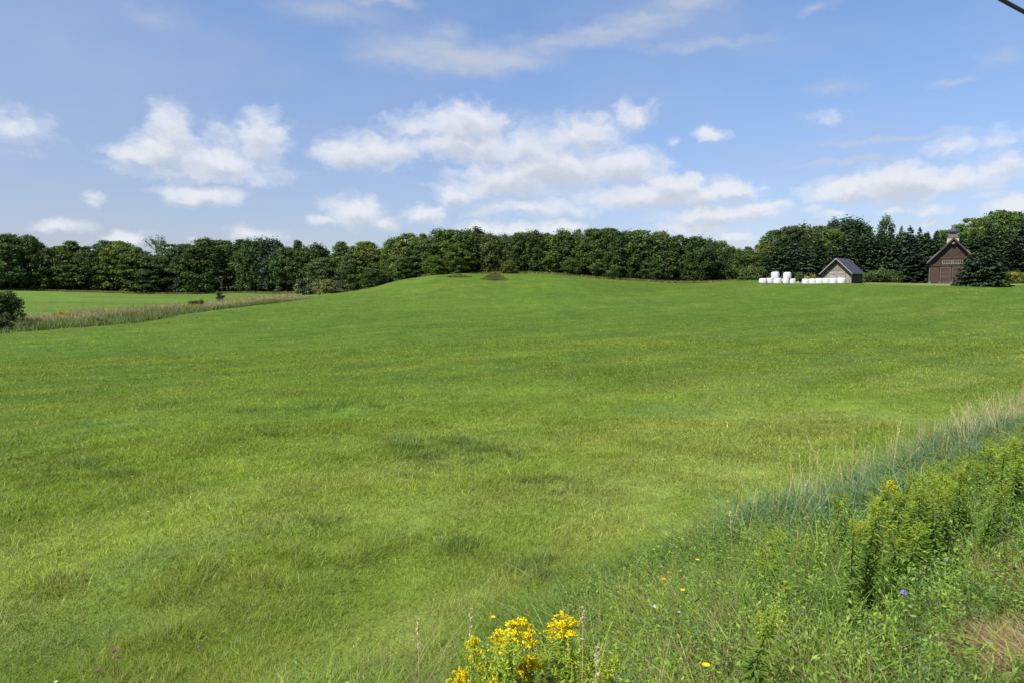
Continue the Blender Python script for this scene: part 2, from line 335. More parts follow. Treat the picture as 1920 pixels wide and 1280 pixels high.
# ------------------------------------------------------------------ ground sheet
def build_ground():
    af = np.radians(np.concatenate([np.arange(-180, -50, 4), np.arange(-50, 50, .24), np.arange(50, 180, 4)])); na = len(af)
    rr = np.concatenate([[.5], 1.2 * 1.0215 ** np.arange(0, 318)]); rr = rr[rr < 1000]; rr = np.append(rr, [1400, 2200]); nr = len(rr)
    A, R = np.meshgrid(af, rr); x = (R * np.sin(A)).ravel(); y = (R * np.cos(A)).ravel()
    z = ground_z(np.clip(x, -1000, 1000), np.clip(y, -1000, 1000)); far = sstep(320, 600, np.hypot(x, y)); z = z * (1 - far) + 1.5 * far
    V = np.stack([x, y, z], 1); V = np.concatenate([V, [[0, 0, gz(0, 0)]]])
    i = np.arange(nr - 1)[:, None] * na; k = np.arange(na)[None]; k2 = (k + 1) % na
    Q = np.stack([i + k, i + na + k, i + na + k2, i + k2], -1).reshape(-1, 4)[:, ::-1]
    T = np.stack([np.full(na, len(V) - 1), np.arange(na), (np.arange(na) + 1) % na], 1)[:, ::-1]
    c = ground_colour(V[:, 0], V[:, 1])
    m, nt = newmat('field_turf'); N = nt.nodes; L = nt.links
    out = N.new('ShaderNodeOutputMaterial'); p = N.new('ShaderNodeBsdfPrincipled'); p.inputs['Roughness'].default_value = .95; p.inputs['Specular IOR Level'].default_value = .1
    L.new(p.outputs[0], out.inputs[0]); a = N.new('ShaderNodeAttribute'); a.attribute_name = 'Col'; tc = N.new('ShaderNodeTexCoord')
    nz = N.new('ShaderNodeTexNoise'); nz.inputs['Scale'].default_value = 2.6; nz.inputs['Detail'].default_value = 9; nz.inputs['Roughness'].default_value = .72; L.new(tc.outputs['Object'], nz.inputs['Vector'])
    mr = N.new('ShaderNodeMapRange'); mr.inputs[1].default_value = .28; mr.inputs[2].default_value = .72; mr.inputs[3].default_value = .62; mr.inputs[4].default_value = 1.38; L.new(nz.outputs[0], mr.inputs[0])
    vm = N.new('ShaderNodeVectorMath'); vm.operation = 'SCALE'; L.new(a.outputs['Color'], vm.inputs[0]); L.new(mr.outputs[0], vm.inputs['Scale']); L.new(vm.outputs[0], p.inputs['Base Color'])
    b = N.new('ShaderNodeBump'); b.inputs['Strength'].default_value = .9; b.inputs['Distance'].default_value = .12; L.new(nz.outputs[0], b.inputs['Height']); L.new(b.outputs[0], p.inputs['Normal'])
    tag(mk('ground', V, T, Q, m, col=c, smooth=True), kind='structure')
build_ground()

# ------------------------------------------------------------------ meadow grass (nobody could count it)
def sample_field(n, r0, r1, power, rng, half=.95):
    """feet on the field with a density that falls as r**-power"""
    u = rng.random(n); e = 2 - power
    r = (r0 ** e + u * (r1 ** e - r0 ** e)) ** (1 / e) if abs(e) > 1e-6 else r0 * (r1 / r0) ** u
    a = rng.uniform(-half, half, n); return r * np.sin(a), r * np.cos(a)
def build_meadow():
    rng = np.random.default_rng(5); parts = []
    for n, r0, r1, pw, segs in ((680000, 2.8, 15, 1.7, 2), (480000, 11, 42, 2.05, 1), (230000, 34, 140, 2.2, 1)):
        x, y = sample_field(n, r0, r1, pw, rng); w = edge_w(x, y); r = np.hypot(x, y)
        t = strip_t(x, y)
        ok = (w > -.25 + rng.random(n) * .5) & (y < wood_y(x) - 4) & ~((t > -.02) & (t < 1.03) & (x < -26)) & ~((x > 46) & (y > 115.5))
        x, y, w, r = x[ok], y[ok], w[ok], r[ok]; n = len(x)
        z = ground_z(x, y); c = field_colour(x, y)
        fl = (t[ok] > 1) & (x < -20); c[fl] = G(.120, .192, .027)[None] * (.75 + .5 * fbm(x[fl] / 16, y[fl] / 3.5, 23, 4))[:, None]
        ht = .035 + .085 * fbm(x / .9, y / .9, 31, 3); 
        tall = np.zeros(n)
        for px, py, rad, k in RANK:
            q = RANK_XY[(px, py)]; tall = np.maximum(tall, sstep(1.15, .3, np.hypot((x - q[0]) / rad, (y - q[1]) / rad) + (fbm(x / .55, y / .4, 18, 3) - .5) * 1.5) * (1.6 * sstep(.48, .60, fbm(x / .30, y / .24, 25, 2)) if k == 'b' else 2.2))
        ht = ht * (1 + .7 * tall) * (1 - .28 * np.exp(-np.clip(w, 0, None) / 5)) * rng.uniform(.6, 1.35, n)
        long_ = rng.random(n) < .03; ht[long_] *= 1.9
        wd = np.maximum(.0028, .00075 * r) * rng.uniform(.7, 1.4, n)
        jit = rng.lognormal(0, .30, n)[:, None]
        dry = rng.random(n) < (.03 + .08 * np.exp(-np.clip(w, 0, None) / 4))
        c = c * jit; c[dry] = G(.25, .22, .09) * jit[dry]
        lt = rng.random(n) < .06; c[lt & ~dry] *= np.array([1.5, 1.35, 1.2])
        az = rng.uniform(-PI, PI, n)
        parts.append(blades(np.stack([x, y, z - .01], 1), ht, wd, az, np.abs(rng.normal(.6, .4, n)), np.abs(rng.normal(.40, .35, n)), c, segs, rng))
    V, T, Q, C = cat(parts)
    tag(mk('meadow_grass', V, T, Q, M_GRASS, col=C), 'short green hay grass regrowing over the whole field', 'grass', kind='stuff')
build_meadow()

# ------------------------------------------------------------------ rank grass and low weeds on the roadside bank
def bank_points(n, s0, s1, w0, w1, rng):
    s = rng.uniform(s0, s1, n); w = rng.uniform(w0, w1, n)
    P = EDGE_P[None] + EDGE_D[None] * s[:, None] + EDGE_N[None] * w[:, None]
    return P[:, 0], P[:, 1], s, w
def build_bank():
    rng = np.random.default_rng(9); parts = []
    # blue-green reed grass along the foot of the bank
    x, y, s, w = bank_points(80000, 2.6, 17, -1.5, .1, rng)
    clump = fbm(x / .45, y / .45, 41, 3); dens = sstep(.36, .56, clump + .22 * sstep(2.6, 4.5, s) - .30 * np.abs(w + .75) - .25 * sstep(7, 12, s))
    ok = rng.random(len(x)) < dens; x, y, s, w, clump = x[ok], y[ok], s[ok], w[ok], clump[ok]; n = len(x)
    z = ground_z(x, y); h = (.22 + .46 * clump) * rng.uniform(.6, 1.2, n) * (1 - .35 * sstep(9, 13, s))
    c = np.where(rng.random(n)[:, None] < .78, G(.112, .205, .100)[None], G(.15, .235, .055)[None]) * rng.lognormal(0, .22, n)[:, None]
    dead = rng.random(n) < .10; c[dead] = G(.36, .30, .17)
    parts.append(blades(np.stack([x, y, z - .02], 1), h, rng.uniform(.008, .017, n) * (1 + .03 * s), rng.normal(-1.2, 1.3, n), np.abs(rng.normal(.5, .3, n)), np.abs(rng.normal(.75, .4, n)), c, 4, rng))
    # mixed grasses over the rest of the bank
    x, y, s, w = bank_points(260000, -6, 19, -3.6, .1, rng)
    clump = fbm(x / .35, y / .35, 43, 3); n = len(x)
    shoulder = sstep(-3.2, -3.6, w)
    reed = sstep(2.6, 3.6, s) * sstep(15, 11, s) * sstep(-1.55, -1.25, w) * sstep(.3, 0, w); keep = rng.random(n) < np.clip(.55 + 1.2 * (clump - .3), .25, 1) * (1 - .8 * shoulder) * (1 - .75 * reed); x, y, s, w, clump = x[keep], y[keep], s[keep], w[keep], clump[keep]; n = len(x)
    z = ground_z(x, y); h = (.12 + .40 * clump) * rng.uniform(.5, 1.3, n) * (1 - .45 * sstep(-2.1, -2.8, w))
    hue = fbm(x / .8, y / .8, 44, 3)[:, None]
    c = G(.128, .225, .030)[None] * (1 - sstep(.4, .62, hue)) + G(.225, .295, .044)[None] * sstep(.4, .62, hue)
    c = c * rng.lognormal(0, .25, n)[:, None]
    dead = rng.random(n) < .09 + .35 * sstep(.62, .75, fbm(x / .5 + 9, y / .5, 45, 2)); c[dead] = G(.27, .215, .12)[None] * rng.uniform(.6, 1.2, dead.sum())[:, None]
    parts.append(blades(np.stack([x, y, z - .02], 1), h, rng.choice([.003, .004, .006, .009, .012], n, p=[.25, .3, .25, .13, .07]) * rng.uniform(.8, 1.2, n) * (1 + .04 * s), rng.uniform(-PI, PI, n), np.abs(rng.normal(.55, .35, n)), np.abs(rng.normal(.6, .4, n)), c, 4, rng))
    # pale dry culms standing as a fringe along the field side of the bank
    x, y, s, w = bank_points(5600, 4.5, 19, -.8, .7, rng); ok = (rng.random(len(x)) < .12 + .88 * sstep(7.5, 12, s)) & (fbm(x / .5, y / .5, 48, 2) > .36); x, y, s = x[ok], y[ok], s[ok]; n = len(x); z = ground_z(x, y)
    c = np.where(rng.random(n)[:, None] < .6, G(.41, .375, .19)[None], G(.20, .28, .065)[None]) * rng.lognormal(0, .2, n)[:, None]
    parts.append(blades(np.stack([x, y, z - .02], 1), rng.uniform(.35, .72, n), rng.uniform(.004, .008, n) * (1 + .03 * s), rng.uniform(-PI, PI, n), np.abs(rng.normal(.12, .12, n)), np.abs(rng.normal(.15, .2, n)), c, 3, rng))
    # brown matted thatch (patch beside the reed grass, mown shoulder)
    th = []
    for px, py, r, m in ((1450, 1085, .42, 2600), (1480, 1060, .35, 1800), (1400, 1075, .3, 1300), (1370, 1020, .28, 900), (1555, 1060, .3, 900), (1914, 1222, .17, 900), (1908, 1262, .15, 700)):
        q = ray_hit(px, py); a = rng.uniform(0, 2 * PI, m); d = r * np.sqrt(rng.random(m)); th.append(np.stack([q[0] + d * np.cos(a), q[1] + d * np.sin(a)], 1))
    x, y, s, w = bank_points(7000, -4, 14, -4.8, -3.45, rng); th.append(np.stack([x, y], 1))
    th = np.concatenate(th); n = len(th); z = ground_z(th[:, 0], th[:, 1])
    c = G(.36, .27, .15)[None] * rng.lognormal(0, .3, n)[:, None]
    parts.append(blades(np.stack([th[:, 0], th[:, 1], z + rng.uniform(0, .05, n)], 1), rng.uniform(.05, .16, n), rng.uniform(.0018, .004, n), rng.uniform(-PI, PI, n), rng.uniform(1.6, 2.6, n), rng.normal(.2, .4, n), c, 3, rng))
    V, T, Q, C = cat(parts)
    tag(mk('verge_grass', V, T, Q, M_GRASS, col=C), 'rank blue-green and straw-coloured grass tangled over the roadside bank', 'grass', kind='stuff')
    # small leafy weeds (vetch, clover, bedstraw) in drifts
    x, y, s, w = bank_points(6200, -5, 18, -3.1, .15, rng)
    ok = (fbm(x / .7, y / .7, 47, 3) > .40) & ~((w > -1.4) & (s > 3) & (s < 12) & (rng.random(len(x)) < .8)); x, y, w0 = x[ok], y[ok], w[ok]; n0 = len(x); m = 62
    z = ground_z(x, y); H = rng.uniform(.12, .52, n0) * sstep(-3.3, -2.5, w0) * (1 - .5 * sstep(-.5, .1, w0)); R = rng.uniform(.06, .16, n0)
    k = rng.random((n0, m)); ang = rng.uniform(0, 2 * PI, (n0, m)); rad = R[:, None] * np.sqrt(rng.random((n0, m))) * (1.1 - .5 * k)
    Cn = np.stack([x[:, None] + rad * np.cos(ang), y[:, None] + rad * np.sin(ang), z[:, None] + H[:, None] * (.08 + .95 * k)], -1).reshape(-1, 3)
    base = np.where(rng.random(n0)[:, None] < .5, G(.110, .21, .027)[None], G(.185, .28, .038)[None]); base = np.where(rng.random(n0)[:, None] < .15, G(.07, .125, .05)[None], base)
    c = np.repeat(base, m, 0) * rng.lognormal(0, .22, n0 * m)[:, None]
    Nn = rng.normal(0, .6, Cn.shape) + np.array([-.2, -.3, .8])
    L = rng.uniform(.011, .034, len(Cn))
    V, Q = leafquads(Cn, Nn, L, L * rng.uniform(.22, .45, len(Cn)), rng)
    tag(mk('verge_weeds', V, None, Q, M_GRASS, col=np.repeat(c, 4, 0)), 'low leafy vetch and clover weeds between the grasses of the roadside bank', 'weeds', kind='stuff')
build_bank()

# ------------------------------------------------------------------ goldenrod
YEL = G(.66, .55, .014); BUD = G(.27, .37, .032)
def goldenrod_meshes(seed, h, bloom):
    rng = np.random.default_rng(seed); lean = rng.normal(0, .04, 2)
    t = np.linspace(0, 1, 9); P = np.stack([lean[0] * t ** 2 * h * 1.5, lean[1] * t ** 2 * h * 1.5, h * t], 1)
    sv, sq = tube_np(P, .0042 * (1 - .65 * t), 5)
    def on(tt): return np.stack([np.interp(tt, t, P[:, i]) for i in range(3)], -1)
    n = int(270 * h / .8); tl = np.sort(rng.uniform(.12, .97, n)); ang = np.arange(n) * 2.4 + rng.normal(0, .3, n)
    d = np.stack([np.cos(ang), np.sin(ang), np.zeros(n)], 1); L = (.022 + .034 * np.sin(PI * np.clip(tl * 1.02, 0, 1)) ** .7) * rng.uniform(.75, 1.15, n)
    rise = rng.normal(.35, .25, n) - .2 * (1 - tl); o = on(tl)
    tip = d.copy(); tip[:, 2] = rise; tip = unit(tip); side = np.cross(tip, np.array([0, 0, 1.])); side = unit(side)
    mid = o + tip * L[:, None] * .5; end = o + tip * L[:, None] * .95; end[:, 2] -= L * .22; W = L * .10
    lv = np.stack([o, mid + side * W[:, None], end, mid - side * W[:, None]], 1).reshape(-1, 3); lq = np.arange(n * 4).reshape(-1, 4)
    lc = np.repeat(np.where((tl > .7)[:, None], G(.19, .275, .034)[None], G(.115, .20, .028)[None]) * rng.lognormal(0, .18, n)[:, None], 4, 0)
    pv = []; pq = []; pc = []; m = 0; nb = 19 if bloom else 17
    for b in range(nb):
        tb = rng.uniform(.875, 1.0) if bloom else rng.uniform(.78, 1.0); a = b * 2.4 + rng.normal(0, .4)
        ln = (.030 + .050 * (1 - (tb - .875) / .125)) * rng.uniform(.75, 1.25) if bloom else (.06 + .12 * (1 - (tb - .78) / .22)) * rng.uniform(.7, 1.25) * .8
        q = np.linspace(.1, 1, 10); o = on(np.array([tb]))[0]
        out = ln * q * (.85 if bloom else .38); up = ln * (.75 * q - .55 * q ** 2.3) if bloom else ln * (1.1 * q - .1 * q ** 2)
        line = o[None] + np.stack([out * math.cos(a), out * math.sin(a), up], 1)
        k = 60 if bloom else 44; idx = rng.uniform(0, 1, k); pts = np.stack([np.interp(idx, (q - .1) / .9, line[:, i]) for i in range(3)], 1)
        pts += rng.normal(0, .0032 if bloom else .004, pts.shape) * (1.2 - .6 * idx)[:, None]
        sz = rng.uniform(.005, .009, k) if bloom else rng.uniform(.005, .010, k)
        v, qd = leafquads(pts, rng.normal(0, .7, pts.shape) + np.array([0, -.2, .8]), sz, sz * (.8 if bloom else .5), rng)
        pv.append(v); pq.append(qd + m); m += len(v)
        cc = (YEL if bloom else BUD)[None] * rng.lognormal(0, .22, k)[:, None]
        if not bloom:
            y_ = rng.random(k) < .12; cc[y_] = G(.48, .40, .03)
        pc.append(np.repeat(cc, 4, 0))
    return [mk('stem', sv, None, sq, M_STEM, link=False), mk('leaves', lv, None, lq, M_GRASS, col=lc, link=False),
            mk('flower_plume' if bloom else 'bud_spray', np.concatenate(pv), None, np.concatenate(pq), M_PETAL if bloom else M_GRASS, col=np.concatenate(pc), link=False)]
GR_B = [(h, goldenrod_meshes(100 + i, h, True)) for i, h in enumerate((.52, .60, .66, .72, .80))]
GR_G = [(h, goldenrod_meshes(200 + i, h, False)) for i, h in enumerate((.50, .58, .66, .74, .82, .90))]
def put_parts(src, root):
    for s in src:
        o = s.copy(); COL.objects.link(o); o.parent = root
rngp = np.random.default_rng(77)
BLOOM = [(905, 1172, 2, 'tall golden goldenrod plume rising alone over the left end of the flower cluster', 1.25),
         (1062, 1152, 4, 'widest golden goldenrod plume, rightmost of the tall pair at the bank foot', 1.15),
         (1028, 1168, 1, 'golden goldenrod plume leaning against the left side of the widest plume', 1.0),
         (988, 1232, 0, 'golden goldenrod plume in the middle of the cluster, below the widest plume', .95),
         (860, 1258, 0, 'golden goldenrod tip at the outermost left of the flower cluster', .8),
         (930, 1198, 0, 'narrow golden goldenrod spike just right of the tallest left plume', .6),
         (890, 1214, 0, 'slim yellowing goldenrod spike just under the tallest left plume', .6),
         (930, 1246, 0, 'low golden goldenrod plume among green leaves near the bottom of the cluster', .8),
         (908, 1266, 0, 'lowest golden goldenrod plume, cut by the lower edge of the photograph', .9),
         (995, 1196, 0, 'small half-open yellow goldenrod spike between the two tall plumes', .55),
         (1075, 1262, 0, 'small golden goldenrod sprig low under the widest plume', .6),
         (965, 1254, 0, 'golden goldenrod plume beside the lowest one at the frame bottom', .8),
         (1655, 905, 3, 'single golden goldenrod in full bloom over the green goldenrod stand on the bank', .8),
         (1668, 915, 2, 'second golden goldenrod plume tucked under the single blooming one on the bank', .5)]
for px, py, vi, lab, sc in BLOOM:
    h, src = GR_B[vi]; q, hh = place_bank(px, py, -1.75 if px < 1300 else -1.5); zs = hh / h / .97
    r = thing('goldenrod', lab, 'flower', q, rngp.uniform(0, 6.28), 'blooming goldenrod plants'); r.scale = (sc * 1.15, sc * 1.15, zs)
    put_parts(src, r)
GREEN = [(1625, 935), (1640, 950), (1690, 928), (1700, 938), (1735, 930), (1745, 955), (1770, 868), (1780, 885), (1800, 872), (1812, 885), (1850, 862), (1862, 878), (1880, 832), (1893, 822), (1905, 806), (1918, 795), (1915, 840), (1900, 860),
         (1870, 905), (1840, 900), (1820, 915), (1790, 915), (1760, 905), (1720, 960), (1680, 960), (1655, 965), (1635, 985), (1665, 990), (1700, 985), (1730, 990), (1760, 960), (1790, 955), (1815, 950), (1845, 940), (1870, 945), (1900, 900), (1912, 930),
         (1625, 970), (1648, 978), (1690, 985), (1715, 975), (1448, 1050), (1440, 1075), (1420, 1110), (1450, 1110), (1470, 1130), (1400, 1140), (1430, 1150), (1455, 1165),
         (1040, 1215), (1055, 1225), (1020, 1235), (1090, 1210), (1010, 1255), (1050, 1260), (950, 1225), (900, 1235), (880, 1232), (1100, 1240), (1120, 1255), (960, 1205), (1090, 1255), (1910, 870), (1890, 925), (1885, 875)]
GREEN += [(px + rngp.normal(0, 14), py + rngp.uniform(2, 38)) for px, py in GREEN if px > 1580 for _ in range(1)]
for k in range(34):
    u = rngp.random(); GREEN.append((1585 + 270 * u, 945 - 120 * u + rngp.uniform(-8, 75)))
for i, (px, py) in enumerate(GREEN):
    h, src = GR_G[rngp.integers(0, 3) if px < 1500 else rngp.integers(1, 6)]; sc = rngp.uniform(.95, 1.25); q, hh = place_bank(px, py, rngp.uniform(-2.35, -1.0)); zs = hh / h / 1.02
    on_cluster = px < 1200; mid = 1200 <= px < 1500
    lab = ('green goldenrod stem not yet in bloom among the golden plumes at the frame bottom' if on_cluster else
           'short green leafy goldenrod stem on the bank beside the brown matted grass' if mid else
           'leafy goldenrod with yellow-green buds in the dense stand on the bank at right')
    grp = 'unopened goldenrod in the flower cluster' if on_cluster else 'short goldenrod by the brown patch' if mid else 'dense stand of budding goldenrod'
    r = thing('goldenrod', lab, 'plant', q, rngp.uniform(0, 6.28), grp); r.scale = (sc * 1.15, sc * 1.15, zs); put_parts(src, r)

# ------------------------------------------------------------------ dry seed stalks along the foot of the bank
def stalk_meshes(seed, h):
    rng = np.random.default_rng(seed); t = np.linspace(0, 1, 8); b = rng.normal(0, .26); a = rng.uniform(0, 6.28)
    P = np.stack([b * h * t ** 2 * math.cos(a), b * h * t ** 2 * math.sin(a), h * t], 1)
    sv, sq = tube_np(P, .0027 * (1 - .5 * t), 4)
    k = 46; q = rng.uniform(.80, 1.0, k); pts = np.stack([np.interp(q, t, P[:, i]) for i in range(3)], 1) + rng.normal(0, .004, (k, 3))
    hv, hq = leafquads(pts, rng.normal(size=(k, 3)), rng.uniform(.014, .026, k), .006, rng, np.tile(np.array([.1, .1, 1.]), (k, 1)) + rng.normal(0, .25, (k, 3)))
    hc = np.repeat(G(.52, .45, .27)[None] * rng.lognormal(0, .15, k)[:, None], 4, 0)
    return [mk('stem', sv, None, sq, M_STRAW, link=False), mk('seed_head', hv, None, hq, M_GRASS, col=hc, link=False)]
STALKS = [(h, stalk_meshes(300 + i, h)) for i, h in enumerate((.55, .62, .70, .76, .82, .9, .98, 1.05))]
spots = [(1322, 965), (1340, 955), (1376, 935), (1374, 945), (1406, 912), (1423, 896), (1445, 945), (1460, 880), (1470, 895), (1480, 880), (1484, 848), (1490, 885), (1500, 905), (1506, 855), (1513, 870), (1520, 840), (1497, 945), (1534, 840), (1540, 865), (1548, 858), (1564, 823), (1570, 870), (1578, 845), (1582, 868), (1590, 880),
         (1601, 820), (1618, 838), (1628, 842), (1640, 820), (1664, 820), (1676, 790), (1690, 795), (1700, 820), (1720, 800), (1736, 790), (1745, 812), (1752, 785), (1766, 780), (1780, 810), (1795, 815), (1796, 760), (1751, 830), (1775, 825)]
for k in range(190):
    spots.append((1800 + 125 * rngp.random() ** .8, 815 - 62 * rngp.random() ** 1.2 - .18 * 0))
for k in range(34):
    u = rngp.random(); spots.append((1560 + 240 * u, 868 - 70 * u + rngp.normal(0, 14)))
for px, py in spots:
    h, src = STALKS[rngp.integers(0, 8)]
    d = ray(px, py); d = d / d[1]; Y = np.arange(3.0, 22, .05); zt = EYE + d[2] * Y; g = ground_z(d[0] * Y, Y); w = edge_w(d[0] * Y, Y)
    # stand the stalk near the foot of the bank (w about -.3 .. .5) and give it the height that reaches this tip
    k = int(np.argmin(np.abs(w - rngp.uniform(-.8, .15)))); hh = zt[k] - g[k]
    hh = min(max(hh, .45), 1.15)
    q = (d[0] * Y[k], Y[k], g[k])
    lab = 'thin straw-coloured grass stalk with seed head standing at the foot of the bank'; grp = 'dry seed stalks along the bank'
    if px > 1800: lab = 'dry straw-coloured stalk in the dense pale stand beyond the goldenrod at right'; grp = 'dense pale stand of dry stalks'
    r = thing('dry_grass_stalk', lab, 'grass stalk', q, rngp.uniform(0, 6.28), grp); s = hh / h; r.scale = (s, s, s); put_parts(src, r)
for px, py, lab in ((1118, 1218, 'bent tan grass panicle hanging right of the golden flower cluster'), (882, 1140, 'tan grass panicle standing just above the tallest left goldenrod plume'), (1092, 1138, 'tan grass panicle standing right behind the widest goldenrod plume'), (785, 1160, 'lone tan grass panicle in the mown grass left of the goldenrods')):
    h, src = STALKS[2]; q = place_top(px, py, h)
    r = thing('dry_grass_stalk', lab, 'grass stalk', q, rngp.uniform(0, 6.28)); put_parts(src, r)

# ------------------------------------------------------------------ small wildflowers
def flower_meshes(seed, h, c, r, n=14, ball=False):
    rng = np.random.default_rng(seed); t = np.linspace(0, 1, 5); P = np.stack([.05 * h * t ** 2, 0 * t, h * t], 1); sv, sq = tube_np(P, .0018 * (1 - .3 * t), 4)
    if ball:
        k = 40; pts = rng.normal(size=(k, 3)); pts = unit(pts) * r * .7 * np.array([1, 1, .8]); N = pts.copy(); pts += P[-1]
        v, q = leafquads(pts, N + rng.normal(0, .004, N.shape), r * .6, r * .35, rng)
    else:
        a = np.arange(n) * 2 * PI / n; d = np.stack([np.cos(a), np.sin(a), .25 + 0 * a], 1); k = n
        v, q = leafquads(P[-1] + d * r * .55, np.stack([-np.cos(a) * .3, -np.sin(a) * .3, 1 + 0 * a], 1), r * 1.05, r * .5, rng, d)
    return [mk('stem', sv, None, sq, M_STEM, link=False), mk('flower_head', v, None, q, M_PETAL, col=np.repeat(c[None] * rng.lognormal(0, .12, k)[:, None], 4, 0), link=False)]
FL = {'yellow': flower_meshes(1, .38, G(.85, .62, .015), .017), 'orange': flower_meshes(2, .34, G(.80, .36, .012), .017), 'white': flower_meshes(3, .30, G(.78, .78, .74), .018), 'purple': flower_meshes(4, .30, G(.28, .24, .55), .018, ball=True), 'pink': flower_meshes(5, .16, G(.36, .09, .24), .017, ball=True)}
for px, py, k, lab, sc in [(930, 1170, 'yellow', 'yellow daisy-like flower just right of the tallest left goldenrod plume', 1), (955, 1194, 'yellow', 'yellow daisy-like flower alone between the two tall goldenrod plumes', 1),
        (1325, 1270, 'yellow', 'large yellow flower at the lower edge, on the bank right of the goldenrods', .95), (1312, 1060, 'yellow', 'yellow flower highest of the scattered few on the left of the bank', .9), (1249, 1086, 'orange', 'orange-yellow flower at the bank foot, lower of the close pair', 1.1),
        (1256, 1075, 'orange', 'small orange-yellow flower at the bank foot, upper of the close pair', .8), (1279, 1120, 'yellow', 'yellow flower just right of the round white flower on the bank', .9), (1231, 1127, 'white', 'round white flower, largest of the white ones on the bank', 1.1),
        (1268, 1109, 'white', 'small white flower near the orange pair at the bank foot', .6), (1274, 1141, 'white', 'small white flower below the yellow one on the bank', .7), (1228, 1172, 'white', 'white flower in the middle of the lower white patch on the bank', .7), (1191, 1179, 'white', 'white flower at the left of the lower white patch on the bank', .7), (1206, 1186, 'white', 'lowest white flower in the small white patch on the bank', .6),
        (1701, 1099, 'purple', 'violet-blue flower in the weeds below the dense goldenrod stand', 1.1), (1779, 1038, 'purple', 'faded mauve flower right of the goldenrod stand on the bank', .9), (1342, 980, 'purple', 'small mauve flower at the edge of the blue-green grass', .7), (1236, 985, 'purple', 'tiny mauve flower in the mown grass beside the bank', .6), (1188, 1038, 'purple', 'mauve flower alone in the mown grass left of the bank', .7), (1114, 1142, 'purple', 'pale mauve flower beside the widest goldenrod plume', .7),
        (213, 1224, 'pink', 'upper pink clover head in the mown grass at lower left', 1.2), (220, 1234, 'pink', 'pink clover head just under the upper one at lower left', 1.1), (181, 1262, 'pink', 'lowest pink clover head in the mown grass at lower left', 1.1), (372, 1203, 'purple', 'single pale mauve flower in the mown grass at lower left', .8), (35, 1265, 'white', 'white clover flower at the lower left corner, outermost of three', .6), (103, 1256, 'white', 'white clover flower at lower left, upper of three', .6), (121, 1260, 'white', 'white clover flower at lower left, rightmost of three', .6)]:
    q = place_top(px, py, {'pink': .16}.get(k, .34) * sc if px > 800 or k == 'pink' else .16)
    r = thing('wildflower', lab, 'flower', q, rngp.uniform(0, 6.28)); hs = .45 if (px < 800 and k != 'pink') else 1; r.scale = (sc, sc, sc * hs); put_parts(FL[k], r)
for px, py in [(275, 960), (120, 697), (118, 783), (135, 818), (233, 790), (257, 780), (274, 793), (285, 807), (262, 776), (440, 836), (453, 838), (528, 826), (539, 827), (520, 879), (535, 877), (555, 806), (749, 920), (665, 742), (780, 757), (932, 794), (245, 894), (1018, 700), (655, 690), (1100, 745)]:
    q = place_top(px, py, .15, 3); r = thing('hawkweed', 'tiny yellow flower dotted in the mown grass of the open field', 'flower', q, rngp.uniform(0, 6.28), 'tiny yellow flowers scattered over the field'); s = max(.8, .011 * q[1] + .75); r.scale = (s, s, .42); put_parts(FL['yellow'], r)

# ------------------------------------------------------------------ trees
def limb_tubes(rng, H, R, n, dead=False):
    t = np.linspace(0, 1, 8); wob = np.cumsum(rng.normal(0, .012, (8, 2)), 0) * H * .5
    P = np.stack([wob[:, 0], wob[:, 1], H * (.95 if dead else .85) * t], 1); r0 = H * .017
    parts = [tube_np(P, r0 * (1 - .85 * t) + .02, 7)]
    for k in range(n):
        tb = rng.uniform(.3, .85) if dead else rng.uniform(.15, .7); a = k * 2.4 + rng.normal(0, .3); o = np.array([np.interp(tb, t, P[:, i]) for i in range(3)])
        L = R * rng.uniform(.5, .9); q = np.linspace(0, 1, 6)
        line = o + np.stack([L * q * math.cos(a), L * q * math.sin(a), L * (.7 * q + .35 * q * q)], 1) + np.cumsum(rng.normal(0, .05, (6, 3)), 0) * L * .3
        parts.append(tube_np(line, r0 * .45 * (1 - .85 * q) + .012, 5))
        if dead:
            for j in range(4):
                o2 = line[rng.integers(2, 5)]; d2 = unit(rng.normal(0, .6, 3) + np.array([math.cos(a), math.sin(a), .9])); L2 = L * rng.uniform(.3, .6)
                l2 = o2 + d2[None] * L2 * q[:, None] + np.cumsum(rng.normal(0, .06, (6, 3)), 0) * L2 * .4; parts.append(tube_np(l2, r0 * .18 * (1 - .8 * q) + .01, 4))
    return join(parts)
